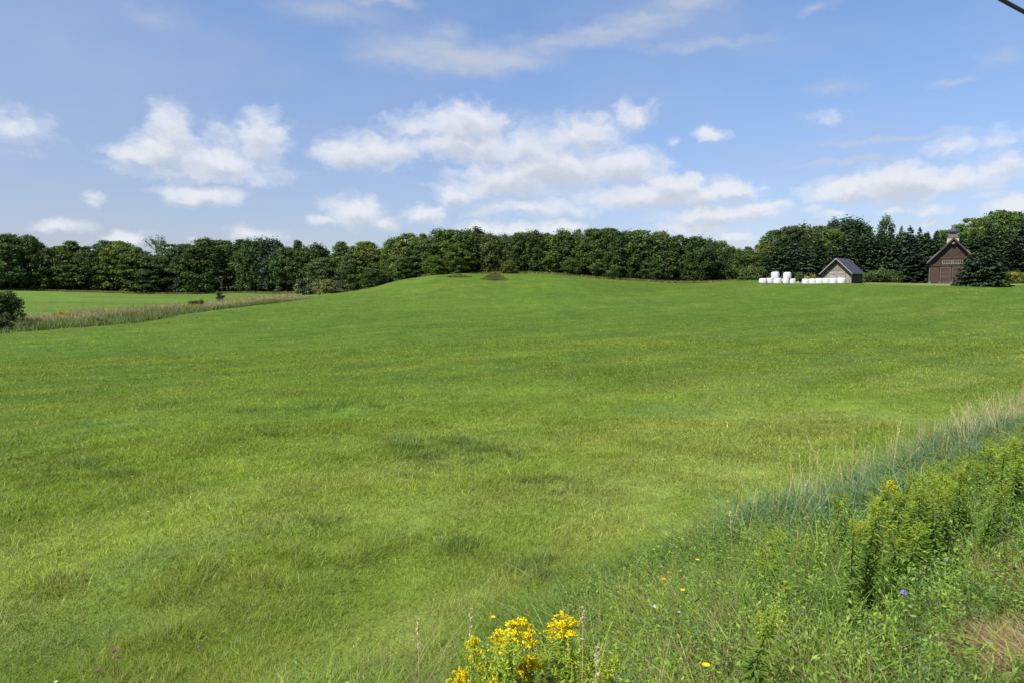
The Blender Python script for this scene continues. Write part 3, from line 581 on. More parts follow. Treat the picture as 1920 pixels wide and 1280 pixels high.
def broadleaf(seed, H=12., R=4., style='round', lobes=150, per=76, base=.06, col=(.060, .103, .023), leaf=.36):
    rng = np.random.default_rng(seed); Cn = []; Nn = []; cc = []; Ls = []
    col = np.array(col)
    for k in range(lobes):
        zf = rng.uniform(base, 1) ** .9
        if style == 'round': prof = math.sqrt(max(0, 1 - ((zf - .46) / .56) ** 2))
        elif style == 'feather': prof = math.sqrt(max(0, 1 - ((zf - .45) / .60) ** 2))
        elif style == 'cone': prof = (1 - zf) ** .6 * min(1, (zf + .08) * 4)
        else: prof = min(1, 1.25 * (1 - zf) ** .4) * min(1, .6 + zf)
        a = rng.uniform(0, 2 * PI); lr = H * rng.uniform(.045, .092) * (1.0 if style != 'cone' else .8)
        rad = max(0, R * prof - lr * .6) * rng.uniform(.55, 1.08)
        c = np.array([rad * math.cos(a), rad * math.sin(a), H * (.04 + .96 * zf) - lr * .6])
        sh = np.array([1.2, 1.2, .62]) if style in ('round', 'cone') else (np.array([.95, .95, 1.1]) if style == 'feather' else np.array([1.1, 1.1, .8]))
        d = unit(rng.normal(size=(per, 3)) + np.array([.35 * math.cos(a), .35 * math.sin(a), .35]))
        rr = lr * rng.uniform(.35, 1.28, per)[:, None]
        p = c + d * rr * sh
        if style == 'feather':
            s = rng.random(per) < .2; p[s, 2] += rng.uniform(0, lr * 1.1, s.sum())
        Cn.append(p); Nn.append(d * .8 + rng.normal(0, .55, d.shape) + np.array([0, 0, .45]))
        hue = rng.normal(0, 1); lc = col * np.exp(rng.normal(0, .16)) * np.array([1 + .14 * hue, 1 + .05 * hue, 1])
        cc.append(lc[None] * rng.lognormal(0, .22, per)[:, None]); Ls.append(leaf * rng.uniform(.6, 1.3, per))
    Cn = np.concatenate(Cn); Nn = np.concatenate(Nn); cc = np.concatenate(cc); Ls = np.concatenate(Ls)
    ok = Cn[:, 2] > .25; Cn, Nn, cc, Ls = Cn[ok], Nn[ok], cc[ok], Ls[ok]
    V, Q = leafquads(Cn, Nn, Ls, Ls * .68, rng); tv, tq = limb_tubes(rng, H, R, 7)
    return H, R, mk('trunk', tv, None, tq, M_BARK, link=False), mk('crown', V, None, Q, M_LEAF, col=np.repeat(np.clip(cc, .002, .5), 4, 0), link=False)
def conifer(seed, H=12., R=2.9, bushy=False, col=(.031, .058, .023)):
    rng = np.random.default_rng(seed); Cn = []; Nn = []; Ax = []; Ls = []; cc = []; col = np.array(col); nw = 44 if bushy else 46
    lobe = rng.uniform(0, 6.28)
    for k in range(nw):
        zf = (k + rng.uniform(.1, .9)) / nw; ln = R * ((1 - zf) ** .82) * 1.02 + .12
        if bushy: ln = R * (1 - zf ** 1.6) ** .75 * .98 + .15
        nb = int(6 + 9 * (1 - zf) + (5 if bushy else 0))
        for b in range(nb):
            a = rng.uniform(0, 2 * PI); l = ln * rng.uniform(.72, 1.08) * (1 + (.16 * math.cos(a - lobe) if bushy else 0)); droop = -.30 * (1 - zf) + .55 * zf ** 2 + rng.normal(0, .06)
            d = np.array([math.cos(a), math.sin(a), droop]); sd = np.array([-math.sin(a), math.cos(a), 0]); m = max(5, int(l * 6.5)); bc = col * np.exp(rng.normal(0, .14))
            f = np.sqrt(rng.uniform(.06, 1, m)); spread = (1.02 - f) * l * .30 + .06
            off = rng.uniform(-1, 1, m)
            p = np.array([0, 0, H * (.02 + .96 * zf)]) + d[None] * (l * f)[:, None] + sd[None] * (off * spread)[:, None]; p[:, 2] += .10 * l * f ** 2 - np.abs(off) * .04 - rng.uniform(0, .10, m)
            Cn.append(p); Nn.append(np.tile(np.array([.25 * math.cos(a), .25 * math.sin(a), .9]), (m, 1)) + rng.normal(0, .42, (m, 3)))
            Ax.append(d[None] + sd[None] * (off * .9)[:, None] + np.array([0, 0, -.15])); Ls.append(rng.uniform(.42, .72, m) * (1.0 if l > .6 else .7)); cc.append(bc[None] * np.exp(rng.normal(0, .2, m) + .25 * (f > .86))[:, None])
    k = 26; Cn.append(np.stack([rng.normal(0, .06, k), rng.normal(0, .06, k), H * rng.uniform(.93, 1.01, k)], 1)); Nn.append(rng.normal(size=(k, 3))); Ax.append(np.tile(np.array([0, 0, 1.]), (k, 1)) + rng.normal(0, .35, (k, 3))); Ls.append(np.full(k, .34)); cc.append(np.tile(col, (k, 1)))
    Cn, Nn, Ax, Ls, cc = map(np.concatenate, (Cn, Nn, Ax, Ls, cc)); ok = Cn[:, 2] > .12; Cn, Nn, Ax, Ls, cc = Cn[ok], Nn[ok], Ax[ok], Ls[ok], cc[ok]
    V, Q = leafquads(Cn, Nn, Ls, Ls * .46, rng, Ax)
    t = np.linspace(0, 1, 6); tv, tq = tube_np(np.stack([0 * t, 0 * t, H * .98 * t], 1), H * .014 * (1 - .93 * t) + .01, 7)
    return H, R, mk('trunk', tv, None, tq, M_BARK, link=False), mk('crown', V, None, Q, M_NEEDLE, col=np.repeat(cc, 4, 0), link=False)
TV = {'round': [broadleaf(401, style='round'), broadleaf(402, R=4.4, style='round', lobes=160), broadleaf(403, R=3.6, style='round'), broadleaf(404, R=4.2, style='round', lobes=170), broadleaf(405, R=3.9, style='round', base=.12)],
      'feather': [broadleaf(413, R=4.0, style='feather', lobes=160), broadleaf(414, R=3.3, style='feather', lobes=140, base=.1), broadleaf(411, R=3.4, style='feather', lobes=150), broadleaf(412, R=3.8, style='feather', lobes=155)],
      'cone': [broadleaf(421, R=3.5, style='cone', lobes=150, per=70), broadleaf(422, R=3.1, style='cone', lobes=140, per=70)],
      'tall': [broadleaf(433, R=3.9, style='tall', lobes=150, base=.03), broadleaf(434, R=3.4, style='tall', lobes=140), broadleaf(431, R=3.6, style='tall', lobes=160), broadleaf(432, R=4.2, style='tall', lobes=165)],
      'open': [broadleaf(451, R=2.6, style='feather', lobes=46, per=44, base=.5)],
      'spruce': [conifer(501), conifer(502, R=2.6), conifer(503, R=3.2), conifer(504, R=2.4, col=(.033, .059, .024))],
      'pine': [broadleaf(441, R=3.2, style='feather', lobes=150, per=70, col=(.032, .060, .027), leaf=.38)]}
TINT = {'dark': (.84, .86, .86), 'mid': (1.08, 1.08, 1), 'fresh': (1.5, 1.38, .95), 'yellow': (1.5, 1.3, .9), 'grey': (1.35, 1.12, 1.7), 'blue': (.92, 1.0, 1.25), 'deep': (.85, .9, .9)}
rngt = np.random.default_rng(31)
def tree(name, label, cat_, px, top, Y, wpx, kind, tint='mid', group=None, vi=None, dz=0):
    src = TV[kind]; H, R, tr, cr = src[int(rngt.integers(len(src))) if vi is None else vi % len(src)]
    q = on_ground(px, Y); q[2] += dz; ht = at(px, top, Y)[2] - q[2]; hw = wpx / 2 / FPX * Y * rngt.uniform(.9, 1.12) * (1.38 if kind == 'spruce' else 1.5 if kind == 'feather' else 1.32)
    r = thing(name, label, cat_, q - np.array([0, 0, .35]), rngt.uniform(0, 6.28), group); r.scale = (hw / R, hw / R, ht / H)
    for s in (tr, cr):
        o = s.copy(); COL.objects.link(o); o.parent = r
        if s is cr:
            t = np.array(TINT[tint]) * rngt.lognormal(0, .13) * np.array([rngt.lognormal(-.02, .04), 1, rngt.lognormal(0, .12)]); o.color = (*t, 1)
    return r
ORD = 'first second third fourth fifth sixth seventh eighth ninth tenth eleventh twelfth thirteenth fourteenth fifteenth sixteenth seventeenth eighteenth nineteenth twentieth'.split()
LOOK = {'round': 'rounded', 'feather': 'feathery-topped', 'cone': 'pointed', 'tall': 'tall full', 'pine': 'dark pine-like', 'spruce': 'dark spruce'}
TW = {'dark': 'very dark', 'mid': 'green', 'fresh': 'fresh green', 'yellow': 'yellow-green', 'grey': 'grey-green', 'blue': 'bluish', 'deep': 'deep green'}
def row(items, where, group, cat_='tree'):
    for k, (px, top, Y, wpx, kind, tint) in enumerate(items):
        lab = f'{TW[tint]} {LOOK[kind]} {"" if kind in ("spruce", "pine") else "broadleaf "}tree, {ORD[k]} {where}'
        if kind in ('spruce',): lab = f'{TW[tint] if tint != "mid" else "green"} pointed spruce, {ORD[k]} {where}'
        tree({'spruce': 'spruce_tree', 'pine': 'pine_tree'}.get(kind, 'broadleaf_tree'), lab, cat_, px, top, Y, wpx, kind, tint, group)
# wood beyond the far field, from its left end to the half-bare tree
row([(-95, 440, 180, 80, 'tall', 'dark'), (-30, 442, 180, 80, 'tall', 'deep'), (22, 437, 176, 78, 'tall', 'dark'), (58, 439, 177, 52, 'tall', 'deep'), (96, 462, 179, 48, 'round', 'mid'), (138, 449, 180, 60, 'cone', 'mid'), (118, 458, 186, 34, 'round', 'yellow'),
     (172, 459, 180, 46, 'round', 'deep'), (200, 448, 182, 50, 'round', 'mid'), (228, 449, 181, 62, 'round', 'fresh'), (258, 461, 179, 56, 'round', 'mid'), (283, 478, 178, 46, 'round', 'deep')],
    'from left end of the far-field wood', 'wood behind the far field')
row([(322, 455, 181, 50, 'round', 'deep'), (350, 455, 180, 56, 'round', 'dark'), (388, 445, 178, 74, 'tall', 'deep'), (420, 448, 180, 62, 'round', 'dark'), (452, 446, 178, 46, 'cone', 'deep'), (478, 448, 176, 46, 'feather', 'dark'), (508, 449, 175, 48, 'pine', 'mid'), (538, 460, 172, 44, 'round', 'deep'),
     (560, 448, 174, 38, 'cone', 'blue'), (588, 458, 172, 48, 'feather', 'mid'), (606, 480, 158, 60, 'round', 'grey'), (640, 450, 162, 56, 'cone', 'mid'), (686, 450, 158, 54, 'round', 'fresh'), (662, 468, 156, 40, 'round', 'mid'), (716, 464, 156, 54, 'round', 'mid'), (700, 500, 146, 40, 'round', 'deep')],
    'right of the half-bare tree', 'wood right of the half-bare tree')
row([(742, 445, 151, 32, 'feather', 'mid'), (768, 434, 149, 54, 'round', 'fresh'), (800, 446, 147, 44, 'round', 'mid'), (820, 430, 150, 40, 'feather', 'mid'), (848, 427, 149, 54, 'round', 'fresh'), (884, 427, 148, 54, 'feather', 'mid'), (862, 452, 145, 44, 'round', 'fresh'), (915, 437, 147, 36, 'feather', 'grey')],
    'from left, left of the hilltop mound', 'hilltop trees left of the weedy mound')
row([(944, 439, 148, 34, 'feather', 'grey'), (972, 434, 147, 42, 'tall', 'deep'), (1000, 432, 147, 44, 'feather', 'mid'), (1028, 435, 147, 46, 'tall', 'fresh'), (1056, 431, 147, 44, 'feather', 'mid'), (1082, 438, 146, 44, 'tall', 'mid'), (1112, 425, 144, 52, 'round', 'mid'), (1140, 424, 144, 50, 'round', 'deep'),
     (1172, 433, 145, 44, 'feather', 'mid'), (1202, 428, 146, 60, 'round', 'mid'), (1236, 431, 145, 58, 'tall', 'grey'), (1270, 438, 144, 54, 'tall', 'mid'), (1302, 443, 143, 50, 'feather', 'deep'), (1328, 455, 146, 30, 'pine', 'dark'), (1348, 451, 147, 44, 'feather', 'blue'), (1374, 462, 146, 36, 'feather', 'deep'), (1398, 468, 143, 40, 'feather', 'fresh'), (1414, 470, 142, 36, 'round', 'yellow')],
    'from left, right of the hilltop mound', 'trees right of the hilltop mound')
row([(955, 485, 143, 26, 'tall', 'yellow'), (815, 476, 143, 36, 'tall', 'fresh'), (1070, 480, 143, 30, 'tall', 'mid'), (1148, 474, 142, 34, 'tall', 'fresh'), (1220, 478, 142, 36, 'tall', 'mid'), (1290, 474, 142, 36, 'tall', 'fresh'), (755, 480, 144, 34, 'tall', 'mid')],
    'of the low young trees before the hilltop wood', 'low trees at the front of the wood', 'tree')
# mixed crowns rising behind the spruces at right
row([(1432, 448, 146, 34, 'round', 'yellow'), (1452, 428, 148, 52, 'round', 'dark'), (1482, 420, 149, 60, 'round', 'deep'), (1510, 421, 150, 44, 'feather', 'grey'), (1537, 420, 152, 52, 'round', 'dark'), (1556, 426, 147, 56, 'round', 'yellow'), (1560, 413, 160, 36, 'pine', 'dark'), (1592, 411, 158, 64, 'pine', 'mid')],
    'from left among crowns above the plantation spruces', 'crowns above the spruces')
row([(1764, 428, 150, 34, 'round', 'fresh'), (1790, 418, 152, 44, 'round', 'fresh'), (1812, 406, 153, 50, 'round', 'fresh'), (1838, 404, 154, 46, 'round', 'mid'), (1862, 391, 155, 54, 'round', 'mid'), (1888, 393, 154, 54, 'round', 'fresh'), (1914, 402, 152, 48, 'round', 'mid'), (1950, 400, 152, 66, 'round', 'mid'), (2010, 402, 153, 80, 'round', 'mid')],
    'from left on the green rise behind the barn', 'broadleaf trees behind the barn')
tree('ash_tree', 'slim open-crowned broadleaf tree poking above the spruces right of the shed', 'tree', 1657, 405, 146, 30, 'open', 'mid', vi=0)
# the spruce plantation
row([(1436, 470, 134, 40, 'spruce', 'mid'), (1462, 452, 135, 50, 'spruce', 'mid'), (1488, 446, 136, 46, 'spruce', 'blue'), (1512, 452, 134, 46, 'spruce', 'mid'), (1536, 446, 136, 46, 'spruce', 'mid'), (1556, 455, 133, 40, 'spruce', 'grey')],
    'from the left in the spruce row behind the bales', 'spruces behind the bales', 'spruce')
row([(1580, 440, 136, 48, 'spruce', 'mid'), (1604, 434, 138, 44, 'spruce', 'deep'), (1626, 420, 140, 40, 'spruce', 'mid'), (1648, 428, 138, 40, 'spruce', 'mid')], 'from the left in the spruce row behind the shed', 'spruces behind the shed', 'spruce')
row([(1668, 424, 137, 42, 'spruce', 'mid'), (1686, 420, 138, 38, 'spruce', 'fresh'), (1702, 421, 136, 44, 'spruce', 'blue'), (1720, 424, 138, 38, 'spruce', 'mid'), (1735, 432, 138, 34, 'spruce', 'blue'), (1749, 436, 140, 32, 'spruce', 'mid'), (1714, 462, 133, 54, 'spruce', 'blue')],
    'from the left in the spruce row between shed and barn', 'spruces between shed and barn', 'spruce')
row([(1772, 440, 140, 40, 'spruce', 'mid'), (1800, 436, 139, 42, 'spruce', 'mid'), (1824, 432, 140, 42, 'spruce', 'mid'), (1846, 424, 141, 44, 'spruce', 'mid'), (1868, 418, 141, 44, 'spruce', 'fresh'), (1890, 416, 140, 46, 'spruce', 'mid'), (1914, 410, 138, 56, 'spruce', 'grey'), (1896, 452, 131, 60, 'spruce', 'dark'), (1926, 440, 130, 56, 'spruce', 'dark'), (1960, 420, 136, 60, 'spruce', 'mid'), (2010, 425, 136, 60, 'spruce', 'mid')],
    'from left in the row behind the barn', 'spruces behind the barn', 'spruce')
# deeper trees glimpsed between the front crowns
def fillers(pxs, topf, Yf, w, kinds, label, group, name):
    for px in pxs:
        tree(name, label, 'tree', px + rngt.normal(0, 6), topf(px) + rngt.normal(3, 4), Yf(px) + rngt.uniform(-2, 5), w * rngt.uniform(.85, 1.15), kinds[int(rngt.integers(len(kinds)))], ['dark', 'deep', 'mid'][int(rngt.integers(3))], group)
topl = lambda px: float(np.interp(px, [-150, 60, 130, 300, 450, 600, 740, 820, 1000, 1200, 1300, 1420], [450, 455, 470, 482, 460, 470, 462, 446, 446, 442, 455, 480]))
yl = lambda px: float(np.interp(px, [-150, 450, 600, 740, 1000, 1420], [190, 190, 182, 164, 160, 156]))
fillers(range(-140, 1430, 34), topl, yl, 58, ['round', 'tall', 'feather'], 'dark tree deeper in the wood, glimpsed between the front crowns', 'inner trees of the wood', 'broadleaf_tree')
fillers(range(-120, 1430, 40), lambda p: topl(p) + 34, lambda p: yl(p) - 6, 60, ['round', 'tall'], 'low dark tree filling gaps under the crowns of the wood', 'understorey of the wood', 'broadleaf_tree')
fillers(range(1596, 1768, 21), lambda p: 441, lambda p: 152, 50, ['tall', 'round'], 'dark broadleaf tree hidden behind the spruces between shed and barn', 'trees behind the spruce row', 'broadleaf_tree')
def emergent():
    for k in range(26):
        px = 745 + 26 * k + rngt.normal(0, 8); base = float(np.interp(px, [740, 820, 1000, 1120, 1200, 1300, 1420], [444, 431, 434, 428, 431, 444, 466]))
        tree('broadleaf_tree', 'broadleaf tree of the hilltop wood standing half behind the front crowns', 'tree', px, base + rngt.uniform(-3, 9), 152 + rngt.uniform(-2, 4), rngt.uniform(26, 44), ['tall', 'feather', 'round', 'cone'][int(rngt.integers(4))], ['mid', 'grey', 'deep', 'fresh', 'yellow'][int(rngt.choice(5, p=[.3, .2, .2, .2, .1]))], 'second row of the hilltop wood')
    for k in range(16):
        px = 30 + 42 * k + rngt.normal(0, 8)
        tree('broadleaf_tree', 'broadleaf tree of the far wood standing half behind the front crowns', 'tree', px, topl(px) - 6 + rngt.uniform(-4, 8), yl(px) - 4, rngt.uniform(30, 48), ['tall', 'cone', 'round'][int(rngt.integers(3))], ['mid', 'deep', 'fresh', 'dark', 'grey'][int(rngt.integers(5))], 'second row of the far wood')
emergent()
fillers(range(1600, 1760, 17), lambda p: 428, lambda p: 138, 46, ['spruce'], 'green spruce standing close in the even row between shed and barn', 'close spruce row between shed and barn', 'spruce_tree')
fillers(range(1440, 2040, 15), lambda p: float(np.interp(p, [1440, 1480, 1560, 1620, 1740, 1800, 1920, 2040], [466, 448, 446, 430, 436, 434, 420, 420])), lambda p: 143, 44, ['spruce'], 'dark spruce in the inner rows, glimpsed between the front spruces', 'inner spruces of the plantation', 'spruce_tree')
# the half-bare tree standing out of the wood
def half_bare():
    rng = np.random.default_rng(611); H, R = 15., 3.4
    tv, tq = limb_tubes(rng, H, R, 13, dead=True)
    q = on_ground(298, 186); ht = at(298, 437, 186)[2] - q[2]
    r = thing('half_bare_tree', 'tall half-bare tree with pale trunk and thin leaf tufts rising out of the wood', 'tree', q, 1.1); r.scale = (1, 1, ht / H)
    mk('trunk', tv, None, tq, M_BARK_PALE, r)
    top = tv[tv[:, 2] > H * .55]; n = 1500; p = top[rng.integers(0, len(top), n)] + rng.normal(0, .28, (n, 3))
    V, Q = leafquads(p, rng.normal(size=(n, 3)) + np.array([0, 0, .6]), rng.uniform(.18, .36, n), .2, rng)
    mk('crown', V, None, Q, M_LEAF, r, col=np.repeat(G(.10, .15, .034)[None] * rng.lognormal(0, .25, n)[:, None], 4, 0))
half_bare()
# the spreading spruce in front of the barn
def front_spruce():
    H, R, tr, cr = conifer(555, 7.2, 4.2, True, (.028, .050, .020)); q = on_ground(1846, 112); ht = at(1852, 464, 112)[2] - q[2] + .2
    r = thing('spreading_spruce', 'broad bushy dark spruce standing before the right half of the barn', 'spruce', q - np.array([0, 0, .2]), .4); r.scale = (1.02, 1.02, ht / H)
    for s in (tr, cr): COL.objects.link(s); s.parent = r
front_spruce()

# ------------------------------------------------------------------ bushes, shrubs and rough margins
def bush(seed, H, R, n=3600, col=(.05, .08, .02), leaf=.16, lobes=26, squash=.8):
    rng = np.random.default_rng(seed); Cn = []; Nn = []; cc = []; col = np.array(col)
    for k in range(lobes):
        a = rng.uniform(0, 6.28); zf = rng.uniform(.1, .85); rad = R * math.sqrt(max(.02, 1 - (zf - .25) ** 2 * 1.5)) * rng.uniform(.1, .8); lr = min(H, R) * rng.uniform(.22, .36); m = n // lobes
        d = unit(rng.normal(size=(m, 3)) + np.array([0, 0, .4])); p = np.array([rad * math.cos(a), rad * math.sin(a), zf * H]) + d * lr * rng.uniform(.5, 1.15, (m, 1)) * np.array([1, 1, squash])
        Cn.append(p); Nn.append(d * .6 + rng.normal(0, .6, d.shape) + np.array([0, 0, .4])); cc.append((col * np.exp(rng.normal(0, .18)))[None] * rng.lognormal(0, .25, m)[:, None])
    Cn, Nn, cc = map(np.concatenate, (Cn, Nn, cc)); ok = Cn[:, 2] > .03; Cn, Nn, cc = Cn[ok], Nn[ok], cc[ok]
    L = leaf * rng.uniform(.6, 1.4, len(Cn)); V, Q = leafquads(Cn, Nn, L, L * .55, rng)
    st = []
    for k in range(7):
        a = k * .9; q = np.linspace(0, 1, 5); st.append(tube_np(np.stack([R * .5 * q * math.cos(a), R * .5 * q * math.sin(a), H * .75 * q], 1), .03 * (1 - .7 * q) * H / 2 + .004, 5))
    sv, sq = join(st)
    return mk('stems', sv, None, sq, M_BARK, link=False), mk('foliage', V, None, Q, M_LEAF, col=np.repeat(cc, 4, 0), link=False)
def place_bush(name, label, cat_, q, src, scale=(1, 1, 1), rz=0, group=None):
    r = thing(name, label, cat_, q, rz, group); r.scale = scale
    for s in src: o = s.copy(); COL.objects.link(o); o.parent = r
q = on_ground(4, 72); place_bush('bush', 'large dark willow-like bush at the left edge beside the rough strip', 'bush', q, bush(701, 3.9, 2.3, 9000, (.075, .11, .034), .24, 60))
q = on_ground(366, 97); place_bush('bush', 'round olive bush on the far side of the rough strip in the left field', 'bush', q, bush(702, 1.35, 1.35, 3600, (.085, .108, .03), .17))
q = on_ground(412, 116); place_bush('bush', 'small bush at the foot of the thin bare sapling beside the far field', 'bush', q, bush(703, 2.0, .8, 1600, (.085, .13, .03), .19))
def sapling():
    q = on_ground(415, 117); t = np.linspace(0, 1, 10); H = at(415, 511, 117)[2] - q[2]
    P = np.stack([.1 * np.sin(3 * t) - .55 * np.clip(t - .72, 0, 1) ** 1.0 * 2.6 * (t > .7), 0 * t, H * (t - .35 * np.clip(t - .75, 0, 1))], 1)
    parts = [tube_np(P, .026 * (1 - .6 * t), 6)]
    u = np.linspace(0, 1, 6); parts.append(tube_np(np.stack([.05 - 1.15 * u, 0 * u, H * (.55 + .33 * u ** .7)], 1), .03 * (1 - .7 * u), 5)); parts.append(tube_np(np.stack([.05 + .4 * u, 0 * u, H * (.6 + .25 * u)], 1), .022 * (1 - .7 * u), 5))
    v, qd = join(parts); r = thing('bare_sapling', 'thin bare sapling with a bent tip before the dark wood', 'tree', q); mk('trunk', v, None, qd, M_GREYWOOD, r)
sapling()
SH = [bush(710 + i, 1.0, .9, 1500, c, .15, 14) for i, c in enumerate([(.042, .082, .022), (.052, .095, .030), (.046, .078, .020)])]
for k, (px, t, s) in enumerate([(12, .10, 1.0), (42, .12, .7), (72, .1, .8), (98, .14, 1.1), (112, .1, 1.0), (140, .12, .8), (156, .1, .7), (172, .14, .6), (194, .12, 1.2), (222, .1, .7), (250, .12, .75), (276, .1, .8), (304, .1, .9), (322, .12, 1.0), (345, .12, 1.2), (364, .1, 1.1), (384, .1, .9), (420, .14, .7), (452, .12, .6), (488, .12, .6), (525, .12, .6)]):
    x = None; 
    Y = 60.0
    for it in range(4):
        x = (px - CX) / FPX * Y; ya = float(np.interp(x, _sa[:, 0], _sa[:, 1])); yb = float(np.interp(x, _sb[:, 0], _sb[:, 1])); Y = ya + (t - .06) * (yb - ya)
    place_bush('shrub', 'low dark green shrub in the hedge-like line along the near side of the rough strip', 'shrub', (x, Y, gz(x, Y)), SH[k % 3], (s * 1.7, s * 1.3, s * 1.15), k, 'low shrubs along the rough strip')
gold = [bush(720, .8, .75, 900, (.36, .335, .035), .08, 12)]
for px, Y, s, lab in [(112, 82, 1.4, 'bright yellow goldenrod clump in the rough strip right of the left-edge bush'), (125, 83, 1.0, 'smaller yellow goldenrod clump close right of the brightest one in the rough strip'), (205, 86, 1.1, 'orange-yellow goldenrod clump midway along the rough strip'), (222, 88, .8, 'pale yellow goldenrod clump midway along the rough strip, right of the orange one'), (345, 90, 1.3, 'yellow goldenrod clump just below the round olive bush'), (372, 92, 1.1, 'yellow goldenrod clump right of and below the round olive bush'), (447, 99, 1.2, 'yellow goldenrod clump near the right end of the rough strip'), (598, 124, .8, 'small yellow goldenrod clump where the rough strip meets the hill')]:
    q = on_ground(px, Y); place_bush('goldenrod_clump', lab, 'flowers', q, gold[0], (s * 1.3, s, s * .8), px)
q = on_ground(1526, 124.5); place_bush('goldenrod_clump', 'bright yellow flower clump behind the bales at the left wall of the shed', 'flowers', q, gold[0], (2.4, 1.2, 2.0), 1)
q = on_ground(1512, 125.5); place_bush('goldenrod_clump', 'duller yellow flower clump behind the bales, further left of the shed', 'flowers', q, gold[0], (1.5, 1, 1.5), 2)
q = on_ground(1905, 122); place_bush('bush', 'yellow-topped bush right of the spreading spruce', 'bush', q, bush(731, 2.1, 2.3, 3600, (.13, .165, .035), .19))
q = on_ground(1899, 121.5); place_bush('goldenrod_clump', 'yellow flowers topping the bush right of the spreading spruce', 'flowers', q + np.array([0, 0, .75]), gold[0], (1.6, 1.2, 1.7), 2)
q = on_ground(1940, 122); place_bush('bush', 'green bush at the right edge, past the yellow-topped one', 'bush', q, bush(733, 1.8, 2.6, 3600, (.11, .16, .038), .19))
for px, Y, s, lab in [(1632, 129, 1.5, 'light green bush close to the right wall of the shed'), (1650, 130, 1.9, 'taller light green bush second to the right of the shed'), (1674, 130, 1.6, 'low green bush midway between shed and barn'), (1420, 132, 1.8, 'pale green bush behind the leftmost bale'), (1400, 133, 1.8, 'pale green bush left of the bales at the foot of the trees'), (1500, 131, 1.3, 'dark green bush behind the gap between the two bale groups')]:
    q = on_ground(px, Y); place_bush('bush', lab, 'bush', q, bush(int(px), 1.4, 1.2, 2200, ((.075, .115, .030) if px < 1450 else (.075, .120, .028)) if px != 1500 else (.055, .085, .03), .17), (s, s, s), px)
for px, Y, s, c, lab in [(575, 148, 2.4, (.075, .095, .042), 'greyish bush at the foot of the wood where the rough strip ends'), (612, 142, 2.2, (.13, .16, .035), 'yellowish bush at the foot of the wood on the hill flank'), (592, 144, 1.9, (.08, .105, .042), 'grey-green bush between the greyish and the yellowish ones below the wood'), (640, 141, 1.8, (.08, .10, .045), 'dull bush right of the yellowish one on the hill flank')]:
    q = on_ground(px, Y); place_bush('bush', lab, 'bush', q, bush(int(px) + 3, 1.4, 1.3, 2400, c, .2), (s, s, s), px)
def rough_strip():
    rng = np.random.default_rng(81); n = 150000; x = rng.uniform(-78, -31, n); t = rng.uniform(-.02, 1.05, n)
    ya = np.interp(x, _sa[:, 0], _sa[:, 1]); yb = np.interp(x, _sb[:, 0], _sb[:, 1]); y = ya + t * (yb - ya); z = ground_z(x, y)
    h = rng.uniform(.35, .95, n) * (.6 + .6 * fbm(x / 2.5, y / 2.5, 61, 3)) * sstep(-31, -40, x)
    tan = G(.36, .335, .18); pink = G(.31, .27, .165); grn = G(.13, .18, .06); mixv = fbm(x / 6, y / 4, 62, 3)[:, None]
    k = sstep(.22, .55, t + (mixv[:, 0] - .5) * .35)[:, None]; c = grn[None] * (1 - k) + (tan[None] * (1 - sstep(.45, .6, mixv)) + pink[None] * sstep(.45, .6, mixv)) * k
    c = c * rng.lognormal(0, .25, n)[:, None]
    gg = rng.random(n) < .3; c[gg] = grn * .9
    a = blades(np.stack([x, y, z - .02], 1), h, rng.uniform(.04, .08, n), rng.uniform(-PI, PI, n), np.abs(rng.normal(.15, .15, n)), np.abs(rng.normal(.2, .2, n)), c, 2, rng)
    V, T, Q, C = a
    tag(mk('strip_grass', V, T, Q, M_GRASS, col=C), 'tall tan and pinkish dry grass filling the rough strip between the two left fields', 'grass', kind='stuff')
    # unmown margin along the foot of the wood
    n = 52000; x = rng.uniform(-150, 50, n); y = wood_y(x) - rng.uniform(1.0, 5.0, n); z = ground_z(x, y); h = rng.uniform(.25, .75, n)
    c = G(.13, .17, .045)[None] * rng.lognormal(0, .3, n)[:, None]; d = rng.random(n) < .3; c[d] = G(.24, .19, .09); yy = rng.random(n) < .06; c[yy] = G(.30, .24, .02)
    V, T, Q, C = blades(np.stack([x, y, z - .02], 1), h, rng.uniform(.05, .09, n), rng.uniform(-PI, PI, n), np.abs(rng.normal(.15, .15, n)), np.abs(rng.normal(.2, .2, n)), c, 2, rng)
    tag(mk('margin_grass', V, T, Q, M_GRASS, col=C), 'unmown olive grass margin along the foot of the wood', 'grass', kind='stuff')
rough_strip()
